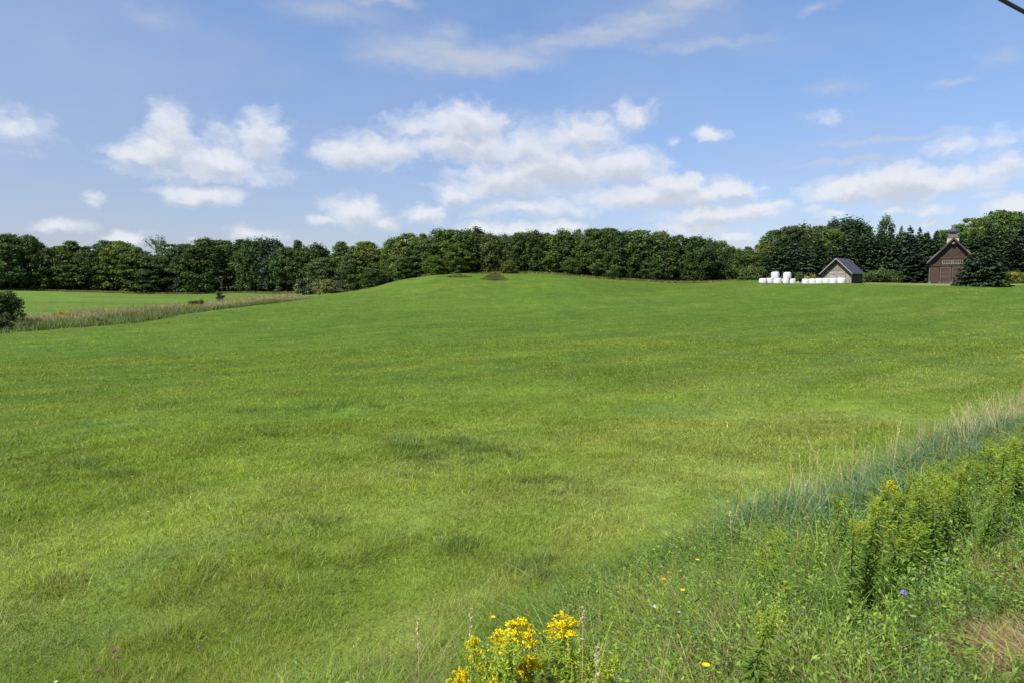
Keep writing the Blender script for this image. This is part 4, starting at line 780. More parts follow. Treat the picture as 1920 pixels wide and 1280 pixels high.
def weedy_mound(px, Y, R, H, label, seed, dark=False):
    rng = np.random.default_rng(seed); q = on_ground(px, Y); r = thing('weedy_mound', label, 'mound', q, .2)
    rr = np.linspace(0, 1, 12); aa = np.arange(36) * 2 * PI / 36; A, Rr = np.meshgrid(aa, rr)
    sx = 1.25 + .15 * np.cos(A); zz = H * (np.cos(np.clip(Rr, 0, 1) * PI) * .5 + .5) ** .85 * (1 + .3 * (fbm(A * 1.2 + 5, Rr * 3, seed, 3) - .5)) - .1
    X = R * Rr * np.cos(A) * sx; Yy = R * Rr * np.sin(A); V = np.stack([X, Yy, zz], -1).reshape(-1, 3)
    i = np.arange(11)[:, None] * 36; k = np.arange(36)[None]; k2 = (k + 1) % 36; Q = np.stack([i + k, i + 36 + k, i + 36 + k2, i + k2], -1).reshape(-1, 4)
    mk('soil', V, None, Q, M_SOIL, r, smooth=True)
    n = 5200; a = rng.uniform(0, 6.28, n); d = np.sqrt(rng.random(n)) * 1.05; x = R * d * np.cos(a) * 1.25; y = R * d * np.sin(a); z = H * (np.cos(np.clip(d, 0, 1) * PI) * .5 + .5) ** .85 - .12
    c = np.where((x > .1 * R)[:, None] & (rng.random(n) < .35)[:, None], G(.34, .31, .05)[None], G(.12, .16, .04)[None]) * rng.lognormal(0, .3, n)[:, None]
    b = rng.random(n) < .25; c[b] = G(.17, .14, .08)
    Vb, T, Qb, C = blades(np.stack([x, y, z], 1), rng.uniform(.15, .42, n), rng.uniform(.05, .09, n), rng.uniform(-PI, PI, n), np.abs(rng.normal(.3, .2, n)), np.abs(rng.normal(.35, .25, n)), c, 2, rng)
    mk('weeds', Vb, T, Qb, M_GRASS, r, col=C)['kind'] = 'stuff'
weedy_mound(928, 119, 2.0, 1.15, 'weed-covered earth mound with yellowing plants on the hilltop', 91)
weedy_mound(862, 122, 1.7, .28, 'low flat weedy hump left of the taller mound on the hilltop', 92)

# ------------------------------------------------------------------ white wrapped bales
def bale_mesh(seed, R=.66, H=1.2):
    rng = np.random.default_rng(seed); nz, na = 22, 40; prof = []
    for k in range(nz + 1):
        s = k / nz
        if s < .12: u = s / .12; r = R * (.55 + .45 * math.sin(u * PI / 2) ** .8) * .97; z = H * .10 * (1 - math.cos(u * PI / 2))
        elif s > .86: u = (s - .86) / .14; r = R * (.30 + .68 * math.cos(u * PI / 2) ** .7); z = H * (.86 + .14 * math.sin(u * PI / 2))
        else: u = (s - .12) / .74; r = R * (.97 + .05 * math.sin(u * PI)); z = H * (.10 + .76 * u)
        prof.append((r, z))
    a = np.arange(na) * 2 * PI / na; rr = np.array([p[0] for p in prof])[:, None]; zz = np.array([p[1] for p in prof])[:, None] + 0 * a[None]
    n1 = fbm(np.cos(a)[None] * 2 + 0 * zz, zz * 3 + np.sin(a)[None] * 2, seed, 3) - .5; rr = rr * (1 + .07 * n1 + .025 * np.sin(2 * a + seed)[None])
    zz = zz + (zz > H * .8) * .10 * (fbm(np.cos(a)[None] * 1.5 + 0 * zz, np.sin(a)[None] * 1.5 + 0 * zz, seed + 5, 2) - .5)
    V = np.stack([rr * np.cos(a), rr * np.sin(a), zz], -1).reshape(-1, 3); i = np.arange(nz)[:, None] * na; k = np.arange(na)[None]; k2 = (k + 1) % na
    Q = np.stack([i + k, i + k2, i + na + k2, i + na + k], -1).reshape(-1, 4); c0 = len(V); V = np.concatenate([V, [[0, 0, 0], [0, 0, prof[-1][1]]]])
    T = [(c0, (j + 1) % na, j) for j in range(na)] + [(c0 + 1, nz * na + j, nz * na + (j + 1) % na) for j in range(na)]
    return mk('wrap', V, T, Q, M_WRAP, smooth=True, link=False)
BALES = [bale_mesh(s) for s in (1, 2, 3, 4)]
tails = MB(); tails.add([(0, 0, 0), (.16, -.02, .05), (.20, .03, -.14), (.03, .02, -.10), (.02, .05, -.04)], [(0, 1, 2), (0, 2, 3), (0, 1, 4), (4, 2, 3)])
def bale(px, Y, label, group, lift=0., tilt=0., sc=1., vi=0, zref=None):
    q = on_ground(px, Y); z = q[2] - .42 + lift
    r = bpy.data.objects.new('hay_bale', BALES[vi % 4].data); COL.objects.link(r); r.location = (q[0], q[1], z); r.rotation_euler = (tilt, tilt * .6, vi * 1.3); r.scale = (sc, sc, sc)
    tag(r, label, 'bale', group)
gl, gr = 'white wrapped bales stacked at left', 'white wrapped bales in a row before the shed'
bale(1430, 118, 'white wrapped bale at the left end of the stacked group', gl, vi=0); bale(1442.5, 118.3, 'white wrapped bale second from left at the bottom of the stacked group', gl, vi=1)
bale(1457.5, 117.5, 'white wrapped bale under the left upper bale', gl, vi=2, sc=1.04); bale(1471.5, 117.8, 'white wrapped bale on the ground between the two upper bales', gl, vi=3); bale(1484.5, 118, 'white wrapped bale at the right end of the stacked group with a loose plastic end', gl, vi=1)
bale(1453, 118.0, 'white wrapped bale on top of the stack, the left of two', gl, lift=1.13, tilt=.04, vi=3); bale(1475.5, 118.0, 'white wrapped bale on top of the stack, the right of two', gl, lift=1.11, tilt=-.03, vi=0)
for k, (px, nm) in enumerate([(1510.5, 'leftmost of the row of six before the shed'), (1523, 'second from left in the row before the shed'), (1535.5, 'third from left in the row, just left of the shed wall'), (1548, 'fourth in the row, covering the left foot of the shed front'), (1561.5, 'fifth in the row, before the middle of the shed front'), (1577, 'rightmost in the row, before the right corner of the shed front')]):
    bale(px, 117.0 - .32 * k, 'white wrapped bale, ' + nm, gr, vi=k + 1, sc=1.0 + .02 * k)
o = tails.build('plastic_scrap', M_WRAP); o.location = Vector(on_ground(1492, 117.6)) + Vector((0, 0, .25)); o.scale = (3, 3, 3); tag(o, 'loose white plastic end sticking out beside the stacked bales', 'plastic wrap')

# ------------------------------------------------------------------ small weathered shed
def plank_front(name, polys, y0, mat, parent, rng, bw=.17, th=.03, base=(.42, .37, .31), var=.16):
    """vertical boards filling a gable polygon given as (x, zlow, zhigh functions)"""
    x0, x1, lo, hi = polys; V = []; Q = []; C = []; x = x0; n = 0
    while x < x1 - .01:
        w = min(bw * rng.uniform(.8, 1.2), x1 - x); g = .006; yo = y0 - rng.uniform(0, .012); c = np.array(base) * math.exp(rng.normal(0, var)) * (1 + rng.normal(0, .03, 3))
        for xa, xb in ([(x, x + w - g)] if not (x < 0 < x + w - g) else [(x, 0), (0, x + w - g)]):
            za, zb, zc, zd = lo(xa), lo(xb), hi(xb), hi(xa)
            if min(zd - za, zc - zb) < -.001: continue
            V += [(xa, yo, za), (xb, yo, zb), (xb, yo, zc), (xa, yo, zd), (xa, yo + th, za), (xb, yo + th, zb), (xb, yo + th, zc), (xa, yo + th, zd)]
            Q += [[n + i for i in f] for f in ((0, 1, 2, 3), (1, 5, 6, 2), (4, 0, 3, 7), (3, 2, 6, 7), (5, 4, 7, 6))]; C += [c] * 8; n += 8
        x += w
    return mk(name, V, None, Q, mat, parent, col=np.array(C))
def shed():
    rng = np.random.default_rng(14); W, L, He, Hr = 4.65, 5.9, 1.98, 4.25; oh, og = .42, .80
    Yc = 118.6; q = on_ground(1568.5, Yc); q[2] -= .12; a = math.atan2(q[0], q[1]); rz = -a + math.radians(-18)
    r = thing('wooden_shed', 'small grey-brown weathered board shed with steep dark roof behind the bales', 'shed', q, rz)
    hw = W / 2; slope = (Hr - He) / hw; hi = lambda x: He + (hw - abs(x)) * slope
    zt = 2.02
    plank_front('gable', (-hw, hw, lambda x: zt + .05, lambda x: max(zt + .05, hi(x) - .02)), 0.0, M_SHEDWOOD, r, rng, base=(.40, .365, .325))
    plank_front('front_wall', (-hw, -1.35, lambda x: -.4, lambda x: min(zt, hi(x) - .02)), 0.0, M_SHEDWOOD, r, rng, base=(.40, .37, .335))
    plank_front('front_wall', (1.35, hw, lambda x: -.4, lambda x: min(zt, hi(x) - .02)), 0.0, M_SHEDWOOD, r, rng, base=(.40, .37, .335))
    for s, nm in ((-1, 'door'), (1, 'door')):
        d = plank_front('door', (min(0, s * 1.34) + .01, max(0, s * 1.34) - .01, lambda x: -.35, lambda x: zt - .01), -.045, M_SHEDWOOD, r, rng, base=(.47, .44, .405))
        h = MB(); h.box(s * .10 - .025, s * .10 + .025, -.10, -.06, .85, 1.15); h.build('handle', M_BARNTRIM, d)
        t = MB(); t.box(min(s * .12, s * 1.25), max(s * .12, s * 1.25), -.075, -.062, 1.55, 1.67); t.build('ledge', M_GREYWOOD, d)
    m = MB(); m.box(-hw - .01, hw + .01, -.05, .012, zt, zt + .05); m.build('lintel_board', M_TRIMPALE, r)
    m = MB(); m.box(hw - .07, hw + .025, -.03, .08, -.4, He - .05); m.build('corner_board', M_TRIMPALE, r); m = MB(); m.box(-hw - .025, -hw + .07, -.03, .08, -.4, He - .05); m.build('corner_board', M_TRIMPALE, r)
    m = MB(); m.box(-.05, .05, -.035, -.012, 3.05, 3.25); m.box(-.02, .02, -.045, -.035, 3.1, 3.2); m.build('gable_hook', M_TRIMPALE, r)
    # side walls: dark boards between pale posts; back wall
    def side(sx):
        m = MB(); m.box(min(sx * hw, sx * (hw - .04)), max(sx * hw, sx * (hw - .04)), .082, L, -.4, He + .0); return m.build('side_wall', M_SIDE, r)
    for sx in (-1, 1):
        w = side(sx)
        for yy in (1.5, 2.9, 4.3, 5.75):
            p = MB(); p.box(min(sx * hw, sx * (hw + .035)) + .0, max(sx * hw, sx * (hw + .035)), yy, yy + .11, -.4, He - .06); p.build('post', M_GREYWOOD, w)
    m = MB(); m.prism([(-hw + .05, -.4), (hw - .05, -.4), (hw - .05, He), (0, Hr - .06), (-hw + .05, He)], L + .002, L + .05); m.build('back_wall', M_SIDE, r)
    ex = hw + oh; ze = He - oh * slope; th = .07
    m = MB()
    for sx in (-1, 1):
        P = [(0, Hr + .02), (sx * ex, ze + .02), (sx * ex, ze + .02 + th), (0, Hr + .02 + th * 1.35)]
        if sx > 0: P = P[::-1]
        P = P[::-1] if sx > 0 else P
        n = 4; V = [(x, -og, z) for x, z in P] + [(x, L + .45, z) for x, z in P]
        m.add(V, [(0, 1, 2, 3), (7, 6, 5, 4), (0, 4, 5, 1), (1, 5, 6, 2), (2, 6, 7, 3), (3, 7, 4, 0)])
    rf = m.build('roof', M_ROOF, r)
    for sx in (-1, 1):
        m = MB(); V = [(x, y, z) for y in (-og - .035, -og - .003) for x, z in ((0, Hr - .10), (sx * ex, ze - .10), (sx * ex, ze + .06), (0, Hr + .10))]
        m.add(V, [(0, 1, 2, 3), (7, 6, 5, 4), (0, 4, 5, 1), (1, 5, 6, 2), (2, 6, 7, 3), (3, 7, 4, 0)]); m.build('rake_board', M_TRIMPALE, rf)
M_SIDE = surf_mat('dark_side_boards', (.035, .030, .026), (.06, .05, .042), 7, .85, .2, (5, 5, .4))
shed()

# ------------------------------------------------------------------ brown barn with cupola
def barn():
    W, L, He, Hr = 7.0, 10., 4.15, 8.05; Yc = 123.; q = on_ground(1783.5, Yc); base = at(1783, 532.2, Yc)[2]; q[2] = base
    a = math.atan2(q[0], q[1]); r = thing('brown_barn', 'tall brown board barn with steep roof, louvred cupola and sliding doors', 'barn', q, -a + math.radians(3))
    hw = W / 2; sl = (Hr - He) / hw
    m = MB(); m.prism([(-hw, .35), (hw, .35), (hw, He), (0, Hr), (-hw, He)], 0, L); wl = m.build('walls', M_BARNWOOD, r)
    m = MB(); m.box(-hw - .02, hw + .02, -.02, L + .02, -1.0, .348); m.build('footing', M_CONCRETE, r)
    # gable: trim bands, the inverted triangle of smoother boards with its two edging boards
    tri = MB(); tri.prism([(0, 4.98), (1.36, 6.42), (0, 7.78), (-1.36, 6.42)], -.018, -.002); tr = tri.build('gable_diamond', M_BARNDIA, r)
    for sx in (-1, 1):
        d = MB(); d.prism([(0, 4.80), (0, 4.98), (sx * 1.36, 6.42), (sx * 1.47, 6.31)] if sx < 0 else [(0, 4.80), (1.47, 6.31), (1.36, 6.42), (0, 4.98)], -.035, -.002); d.build('edging_board', M_BARNTRIM, tr)
    for z0, z1, mt, nm in ((4.62, 4.74, M_BAND, 'belt_board'), (3.42, 3.52, M_BAND, 'belt_board'), (3.16, 3.34, M_BARNTRIM, 'door_track')):
        m = MB(); m.box(-hw + .1, hw - .1, -.06 if nm == 'belt_board' else -.16, -.002, z0, z1); m.build(nm, mt, r)
    # strip of small windows over the doors
    for x0 in (-1.48, .14, ):
        f = MB(); w = 1.34; z0, z1 = 3.62, 4.12; f.box(x0 - .10, x0 + w + .10, -.05, -.002, z0 - .10, z0); f.box(x0 - .10, x0 + w + .10, -.05, -.002, z1, z1 + .06)
        for k in range(6): xx = x0 + w * k / 5; f.box(xx - .035, xx + .035, -.045, -.002, z0 + .002, z1 - .002)
        f.box(x0 - .10, x0 - .04, -.048, -.002, z0 + .002, z1 - .002); f.box(x0 + w + .04, x0 + w + .10, -.048, -.002, z0 + .002, z1 - .002)
        fr = f.build('window', M_TRIMPALE2, r)
        g = MB(); g.box(x0 - .035, x0 + w + .035, -.012, -.004, z0 + .001, z1 - .001); g.build('panes', M_GLASS, fr)
    # sliding doors
    for x0, x1, mt, rails in ((-hw + .28, -hw + 1.52, M_BARNDOOR, ()), (-hw + 1.68, -.22, M_BARNWOOD2, (1.25, 2.0)), (.05, 1.66, M_BARNWOOD2, (1.25, 2.0)), (1.82, hw - .28, M_BARNDOOR, ())):
        m = MB(); m.box(x0, x1, -.09, -.004, .16, 3.02); d = m.build('sliding_door', mt, r)
        t = MB(); t.box(x0 - .0, x0 + .09, -.115, -.092, .16, 3.02); t.box(x1 - .09, x1, -.115, -.092, .16, 3.02); t.box(x0 + .092, x1 - .092, -.115, -.092, 2.9, 3.02); t.box(x0 + .092, x1 - .092, -.115, -.092, .16, .28)
        for z in rails: t.box(x0 + .092, x1 - .092, -.112, -.092, z, z + .09)
        t.build('door_frame', M_BARNTRIM if rails == () else M_BARNTRIM2, d)
    for sx in (-1, 1): m = MB(); m.box(min(sx * (hw - .13), sx * (hw + .02)), max(sx * (hw - .13), sx * (hw + .02)), -.03, .10, .352, He - .12); m.build('corner_board', M_BARNTRIM2, r)
    # roof
    og, oh, th = .75, .42, .14; ex = hw + oh; ze = He - oh * sl; m = MB()
    for sx in (-1, 1):
        P = [(0, Hr + .03), (sx * ex, ze + .03), (sx * ex, ze + .03 + th), (0, Hr + .03 + th * 1.3)]
        m.add([(x, -og, z) for x, z in P] + [(x, L + og, z) for x, z in P], [(0, 1, 2, 3), (7, 6, 5, 4), (0, 4, 5, 1), (1, 5, 6, 2), (2, 6, 7, 3), (3, 7, 4, 0)])
    rf = m.build('roof', M_ROOF, r)
    for sx in (-1, 1):
        m = MB(); V = [(x, y, z) for y in (-og - .06, -og - .003) for x, z in ((0, Hr - .22), (sx * ex, ze - .20), (sx * ex, ze + .02), (0, Hr + .10))]
        m.add(V, [(0, 1, 2, 3), (7, 6, 5, 4), (0, 4, 5, 1), (1, 5, 6, 2), (2, 6, 7, 3), (3, 7, 4, 0)]); m.build('rake_board', M_BARNTRIM, rf)
        m = MB(); V = [(x, y, z) for y in (-og - .075, -og - .0) for x, z in ((sx * .52 * ex, ze + .48 * (Hr - ze) + .05), (sx * (ex + .02), ze + .03), (sx * (ex + .02), ze + .13), (sx * .52 * ex, ze + .48 * (Hr - ze) + .15))]
        m.add(V, [(0, 1, 2, 3), (7, 6, 5, 4), (0, 4, 5, 1), (1, 5, 6, 2), (2, 6, 7, 3), (3, 7, 4, 0)]); m.build('drip_edge', M_TRIMPALE, rf)
    # hay hood lamp under the peak
    m = MB(); m.lathe([(.02, .42), (.22, .36), (.30, .12), (.30, .0), (.26, -.02)], 16, (0, -.40, Hr - 1.05)); m.box(-.05, .05, -.42, -.003, Hr - .95, Hr - .87); m.build('gable_lantern', M_GREYWOOD, r, smooth=False)
    # cupola: cream skirt, grey louvred lantern, flared cap and pale finial
    cy = 2.6; c = .90
    m = MB(); m.box(-c, c, cy - c, cy + c, Hr - 1.35, Hr + .20); cu = m.build('cupola_base', M_CREAM, r)
    m = MB(); m.box(-c - .07, c + .07, cy - c - .07, cy + c + .07, Hr + .202, Hr + .28)
    lc = .72; z0, z1 = Hr + .282, Hr + 1.28
    m.box(-lc, lc, cy - lc, cy + lc, z0, z1 - .38)
    for sx in (-1, 1):
        for sy in (-1, 1): m.box(sx * lc - (.10 if sx > 0 else 0), sx * lc + (0 if sx > 0 else .10), cy + sy * lc - (.10 if sy > 0 else 0), cy + sy * lc + (0 if sy > 0 else .10), z1 - .378, z1)
    m.box(-.09, .09, cy - lc, cy - lc + .10, z1 - .378, z1); ln = m.build('lantern', M_GREYWOOD, cu)
    for zz in np.arange(z0 + .10, z1 - .42, .12):
        pass
    m = MB(); m.box(-lc + .11, lc - .11, cy - lc + .12, cy + lc - .12, z1 - .376, z1 - .02); m.build('louvres', M_GLASS, cu)
    m = MB(); n = 8
    prof = [(1.14, z1 + .002), (1.16, z1 + .06), (.78, z1 + .26), (.46, z1 + .52), (.26, z1 + .82), (.10, z1 + 1.12)]
    V = [(R * math.cos(PI / 4 * k + PI / 8), cy + R * math.sin(PI / 4 * k + PI / 8), z) for R, z in prof for k in range(n)]
    F = [(j * n + k, j * n + (k + 1) % n, (j + 1) * n + (k + 1) % n, (j + 1) * n + k) for j in range(len(prof) - 1) for k in range(n)] + [tuple(range(n - 1, -1, -1)), tuple((len(prof) - 1) * n + k for k in range(n))]
    m.add(V, F); cp = m.build('cupola_roof', M_ROOF, cu)
    m = MB(); m.lathe([(.05, 0), (.13, .06), (.15, .16), (.09, .26), (.03, .40)], 12, (0, cy, z1 + 1.1)); m.build('finial', M_TRIMPALE, cu, smooth=True)
M_BARNDIA = surf_mat('diamond_boards', (.031, .020, .0135), (.044, .028, .019), 5, .75, .2, (.5, 1, 8))
M_BARNWOOD2 = surf_mat('centre_door_boards', (.040, .0245, .020), (.055, .034, .027), 5, .75, .2, (.5, 1, 7))
M_BARNTRIM2 = surf_mat('mid_brown_trim', (.085, .062, .048), (.12, .09, .07), 6, .75, .1)
M_BAND = surf_mat('brown_belt_board', (.072, .048, .033), (.095, .065, .045), 6, .75, .1)
M_TRIMPALE2 = surf_mat('window_frame_paint', (.15, .12, .088), (.19, .155, .115), 7, .7, .1)
barn()

# ------------------------------------------------------------------ overhead cable along the road
def cable():
    H = 3.0; p = [ray(1878, 0), ray(1920, 22)]
    a = np.array([EDGE_D[0], EDGE_D[1]]); pa = p[0] * (H / p[0][2]); pb = p[1] * (H / p[1][2]); d = unit((pb - pa)[:2]); t = np.linspace(-26, 60, 60)
    sag = .0012 * (t - 4) ** 2; P = np.stack([pa[0] + d[0] * t, pa[1] + d[1] * t, EYE + H + sag - .0012 * 16 + 0 * t], 1)
    v, q = tube_np(P, np.full(60, .021), 8)
    tag(mk('utility_cable', v, None, q, M_WIRE, smooth=True), 'black overhead cable crossing the upper right corner of the sky', 'cable')
cable()

# ------------------------------------------------------------------ sun, sky with clouds, camera
SUN_BEAR, SUN_EL = math.radians(226), math.radians(50)
S = Vector((math.sin(SUN_BEAR) * math.cos(SUN_EL), math.cos(SUN_BEAR) * math.cos(SUN_EL), math.sin(SUN_EL)))
sl = bpy.data.lights.new('sun', 'SUN'); sl.energy = 4.8; sl.angle = math.radians(.53); sl.color = (1.0, .955, .88)
so = bpy.data.objects.new('sun', sl); COL.objects.link(so); so.rotation_euler = S.to_track_quat('Z', 'Y').to_euler()
CLOUDS = [  # photo px centre, half sizes, strength
 (318, 250, 34, 52, .85), (300, 285, 62, 30, 1.0), (265, 295, 62, 18, .9), (400, 300, 110, 24, .85), (490, 258, 44, 44, .85), (430, 262, 52, 34, .5), (385, 322, 150, 20, .6), (380, 368, 78, 19, .85), (495, 328, 36, 13, .45), (345, 350, 60, 10, .3),
 (18, 240, 78, 34, .62), (176, 373, 26, 12, .62), (114, 424, 48, 14, .85), (240, 446, 30, 14, .9), (478, 441, 46, 13, .7), (365, 449, 18, 6, .5),
 (648, 290, 50, 24, 1.0), (715, 282, 75, 32, .78), (780, 240, 55, 34, .6), (870, 238, 85, 40, .85), (915, 280, 70, 34, .85), (850, 268, 80, 30, .9), (990, 285, 90, 34, .8),
 (1030, 262, 75, 36, .65), (1100, 252, 78, 38, .75), (1185, 218, 38, 26, .7), (1050, 318, 105, 38, 1.05), (1165, 316, 78, 30, 1.0), (960, 335, 95, 30, .95), (852, 367, 32, 18, .95), (930, 352, 90, 20, .9), (1000, 388, 120, 18, .7),
 (668, 398, 52, 25, 1.0), (602, 412, 30, 9, .7), (722, 412, 34, 14, .7), (795, 402, 36, 17, 1.05), (905, 428, 50, 13, .95), (1045, 427, 38, 15, 1.0), (970, 430, 110, 10, .8),
 (1235, 368, 140, 22, 1.1), (1265, 350, 48, 22, 1.1), (1368, 352, 42, 18, 1.0), (1170, 380, 75, 14, .6), (1350, 403, 105, 16, 1.0), (1418, 394, 55, 14, .95), (1300, 428, 62, 10, .95), (1375, 445, 28, 9, .7),
 (1330, 251, 30, 13, .8), (1270, 268, 18, 8, .45), (1548, 222, 38, 14, .5), (1600, 356, 85, 20, 1.15), (1690, 345, 75, 32, 1.15), (1775, 340, 95, 22, .95), (1870, 318, 62, 26, .7), (1885, 298, 42, 16, .75), (1785, 277, 50, 22, .55), (1860, 268, 55, 24, .4),
 (1527, 391, 15, 11, .5), (1568, 402, 27, 9, .75), (1677, 396, 19, 8, .95), (1742, 397, 34, 11, .8), (1742, 420, 17, 7, .75), (1905, 385, 50, 18, 1.0), (1845, 368, 40, 10, .45), (1430, 346, 10, 10, .4)]
CIRRUS = [(860, 108, 140, 24, .55), (930, 118, 80, 13, .6), (770, 98, 70, 26, .45), (838, 64, 34, 14, .4), (1060, 82, 75, 15, .45), (1140, 62, 70, 14, .5), (1215, 38, 60, 14, .42), (1285, 10, 60, 16, .42), (1330, 82, 95, 7, .28), (1660, 262, 110, 5, .42), (1600, 303, 105, 5, .42), (720, 4, 50, 9, .5), (620, 22, 80, 18, .28), (290, 28, 42, 16, .22), (1530, 16, 28, 8, .3), (1560, 160, 44, 10, .25), (1780, 154, 40, 5, .25), (1880, 108, 36, 10, .2)]
def ang(px, py):
    d = ray(px, py); return math.degrees(math.atan2(d[0], d[1])), math.degrees(math.asin(d[2] / np.linalg.norm(d)))
def build_world():
    w = bpy.data.worlds.new('World'); scene.world = w; w.use_nodes = True; nt = w.node_tree; nt.nodes.clear(); N = nt.nodes; L = nt.links
    w.cycles.sampling_method = 'MANUAL'; w.cycles.sample_map_resolution = 256
    def math_(g, op, a, b=None, c=None):
        n = g.nodes.new('ShaderNodeMath'); n.operation = op
        for i, v in enumerate((a, b, c)):
            if v is None: continue
            if isinstance(v, (int, float)): n.inputs[i].default_value = v
            else: g.links.new(v, n.inputs[i])
        return n.outputs[0]
    def field_group(name, ells, sm):
        g = bpy.data.node_groups.new(name, 'ShaderNodeTree'); g.interface.new_socket('p', in_out='INPUT', socket_type='NodeSocketVector'); g.interface.new_socket('f', in_out='OUTPUT', socket_type='NodeSocketFloat')
        gi = g.nodes.new('NodeGroupInput'); go = g.nodes.new('NodeGroupOutput'); cur = None
        for px, py, rx, ry, s in ells:
            ca, ce = ang(px, py); ra = (ang(px + rx, py)[0] - ang(px - rx, py)[0]) / 2; re = (ang(px, py - ry)[1] - ang(px, py + ry)[1]) / 2
            v = g.nodes.new('ShaderNodeVectorMath'); v.operation = 'MULTIPLY_ADD'; g.links.new(gi.outputs[0], v.inputs[0]); v.inputs[1].default_value = (1 / ra, 1 / re, 0); v.inputs[2].default_value = (-ca / ra, -ce / re, 0)
            l = g.nodes.new('ShaderNodeVectorMath'); l.operation = 'LENGTH'; g.links.new(v.outputs[0], l.inputs[0])
            f = math_(g, 'MULTIPLY_ADD', l.outputs['Value'], -.62 * s, s)
            cur = f if cur is None else math_(g, 'SMOOTH_MAX', cur, f, sm)
        g.links.new(cur, go.inputs[0]); return g
    gc = field_group('cumulus_field', CLOUDS, .12); gs = field_group('cirrus_field', CIRRUS, .15)
    tc = N.new('ShaderNodeTexCoord'); sep = N.new('ShaderNodeSeparateXYZ'); L.new(tc.outputs['Generated'], sep.inputs[0])
    az = math_(nt, 'MULTIPLY', math_(nt, 'ARCTAN2', sep.outputs[0], sep.outputs[1]), 180 / PI); el = math_(nt, 'MULTIPLY', math_(nt, 'ARCSINE', sep.outputs[2]), 180 / PI)
    P = N.new('ShaderNodeCombineXYZ'); L.new(az, P.inputs[0]); L.new(el, P.inputs[1])
    def noise(vec, scale, detail, rough, stretch=(1, 1, 1), off=(0, 0, 0), color=False):
        mp = N.new('ShaderNodeMapping'); mp.inputs['Scale'].default_value = stretch; mp.inputs['Location'].default_value = off; L.new(vec, mp.inputs[0])
        n = N.new('ShaderNodeTexNoise'); n.inputs['Scale'].default_value = scale; n.inputs['Detail'].default_value = detail; n.inputs['Roughness'].default_value = rough; L.new(mp.outputs[0], n.inputs['Vector'])
        return n.outputs['Color' if color else 'Fac']
    # warp the coordinates a little so that no outline stays elliptical
    wn = noise(P.outputs[0], .42, 5, .6, (1, 1.5, 1), color=True)
    wv = N.new('ShaderNodeVectorMath'); wv.operation = 'MULTIPLY_ADD'; L.new(wn, wv.inputs[0]); wv.inputs[1].default_value = (3.4, 2.0, 0); wv.inputs[2].default_value = (-1.7, -1.0, 0)
    Pw = N.new('ShaderNodeVectorMath'); Pw.operation = 'ADD'; L.new(P.outputs[0], Pw.inputs[0]); L.new(wv.outputs[0], Pw.inputs[1])
    def density(off):
        if off:
            a = N.new('ShaderNodeVectorMath'); a.operation = 'ADD'; L.new(Pw.outputs[0], a.inputs[0]); a.inputs[1].default_value = off; vec = a.outputs[0]
        else: vec = Pw.outputs[0]
        gn = N.new('ShaderNodeGroup'); gn.node_tree = gc; L.new(vec, gn.inputs[0])
        nz = noise(vec, .62, 7, .57, (1, 1.35, 1), (3, 7, 0))
        return math_(nt, 'ADD', gn.outputs[0], math_(nt, 'MULTIPLY_ADD', nz, 0.88, -.44 - .20))
    d0 = density(None); d1 = density((-.25, .85, 0))
    def ramp(v, a, b, c=0, d=1):
        m = N.new('ShaderNodeMapRange'); m.interpolation_type = 'SMOOTHSTEP'; L.new(v, m.inputs[0])
        for i, x in zip((1, 2, 3, 4), (a, b, c, d)): m.inputs[i].default_value = x
        return m.outputs[0]
    alpha = ramp(d0, -.19, .54, 0, .95); shade = ramp(d1, .05, .75, 0, 1)
    cn = N.new('ShaderNodeGroup'); cn.node_tree = gs; L.new(Pw.outputs[0], cn.inputs[0])
    cz = noise(P.outputs[0], .35, 6, .6, (.55, 2.2, 1), (1, 5, 0)); calpha = math_(nt, 'MULTIPLY', ramp(math_(nt, 'MULTIPLY_ADD', cz, .5, -.25), -.35, .25), ramp(cn.outputs[0], -.12, .45, 0, .95))
    veil = math_(nt, 'MULTIPLY', ramp(noise(P.outputs[0], .075, 5, .55, (.8, 2.0, 1), (9, 2, 0)), .36, .72, 0, .30), ramp(el, 2, 20, .5, 1)); veil = math_(nt, 'ADD', veil, math_(nt, 'MULTIPLY', ramp(az, 8, -45), ramp(el, 26, 2, .08, .42)))
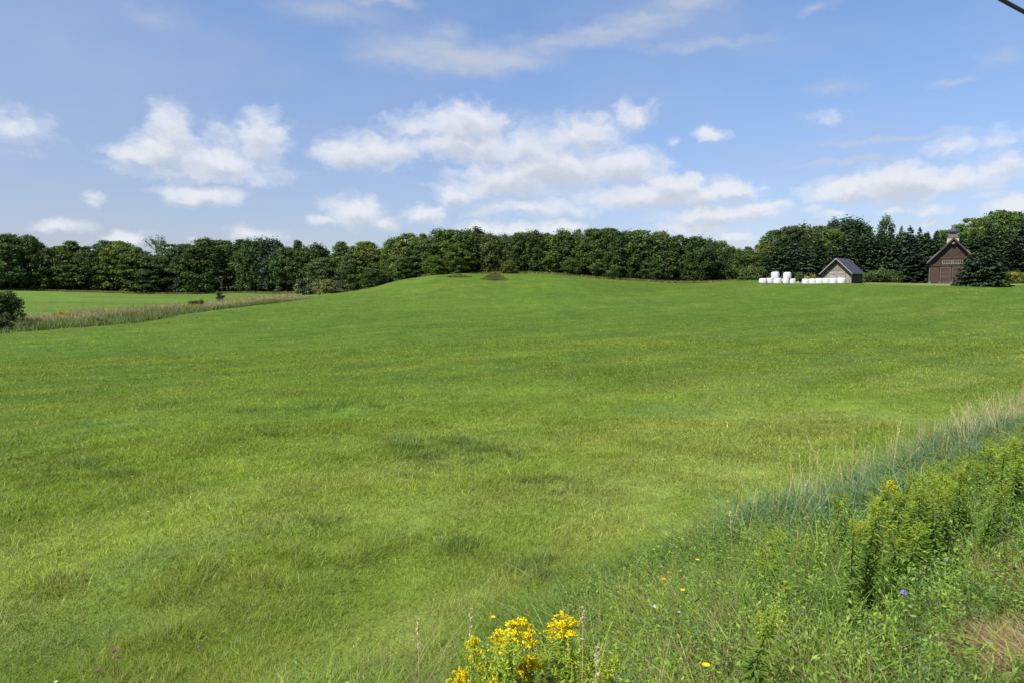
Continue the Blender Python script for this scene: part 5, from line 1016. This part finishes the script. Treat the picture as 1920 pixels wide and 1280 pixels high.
    sky = N.new('ShaderNodeTexSky'); sky.sky_type = 'NISHITA'; sky.sun_disc = False; sky.sun_elevation = SUN_EL; sky.sun_rotation = SUN_BEAR; sky.altitude = 300; sky.air_density = SKY['air']; sky.dust_density = SKY['dust']; sky.ozone_density = SKY['ozone']
    def mix(f, a, b):
        m = N.new('ShaderNodeMix'); m.data_type = 'RGBA'
        if isinstance(f, float): m.inputs[0].default_value = f
        else: L.new(f, m.inputs[0])
        for i, v in ((6, a), (7, b)):
            if isinstance(v, tuple): m.inputs[i].default_value = (*v, 1)
            else: L.new(v, m.inputs[i])
        return m.outputs[2]
    k = SKY['cloud']
    tint = mix(ramp(el, 0, 24), SKY['lo'], SKY['hi']); sm = N.new('ShaderNodeMix'); sm.data_type = 'RGBA'; sm.blend_type = 'MULTIPLY'; sm.inputs[0].default_value = 1; L.new(sky.outputs[0], sm.inputs[6]); L.new(tint, sm.inputs[7])
    base = mix(veil, sm.outputs[2], (k * .62, k * .70, k * .90))
    base = mix(calpha, base, (k * .78, k * .83, k * .95))
    lit = mix(shade, (k * 1.08, k * 1.12, k * 1.20), (k * .78, k * .84, k * .97))
    full = mix(alpha, base, lit)
    bg = N.new('ShaderNodeBackground'); bg.inputs[1].default_value = SKY['strength']; L.new(full, bg.inputs[0]); out = N.new('ShaderNodeOutputWorld'); L.new(bg.outputs[0], out.inputs[0])
SKY = dict(air=1.0, dust=1.0, ozone=1.2, strength=.068, cloud=6.6, lo=(1.0, .96, 1.13), hi=(1.24, 1.38, 1.60))
build_world()
cam = bpy.data.cameras.new('camera'); cam.sensor_width = 36; cam.lens = 24; cam.clip_end = 5000; cam.clip_start = .05
co = bpy.data.objects.new('camera', cam); COL.objects.link(co); co.location = (0, 0, EYE); co.rotation_euler = (PI / 2 - PITCH, 0, 0); scene.camera = co
scene.view_settings.view_transform = 'Standard'; scene.view_settings.look = 'None'; scene.view_settings.exposure = .75; scene.view_settings.gamma = 1
c = scene.cycles; c.max_bounces = 6; c.diffuse_bounces = 3; c.glossy_bounces = 2; c.transmission_bounces = 3; c.transparent_max_bounces = 4; c.caustics_reflective = False; c.caustics_refractive = False
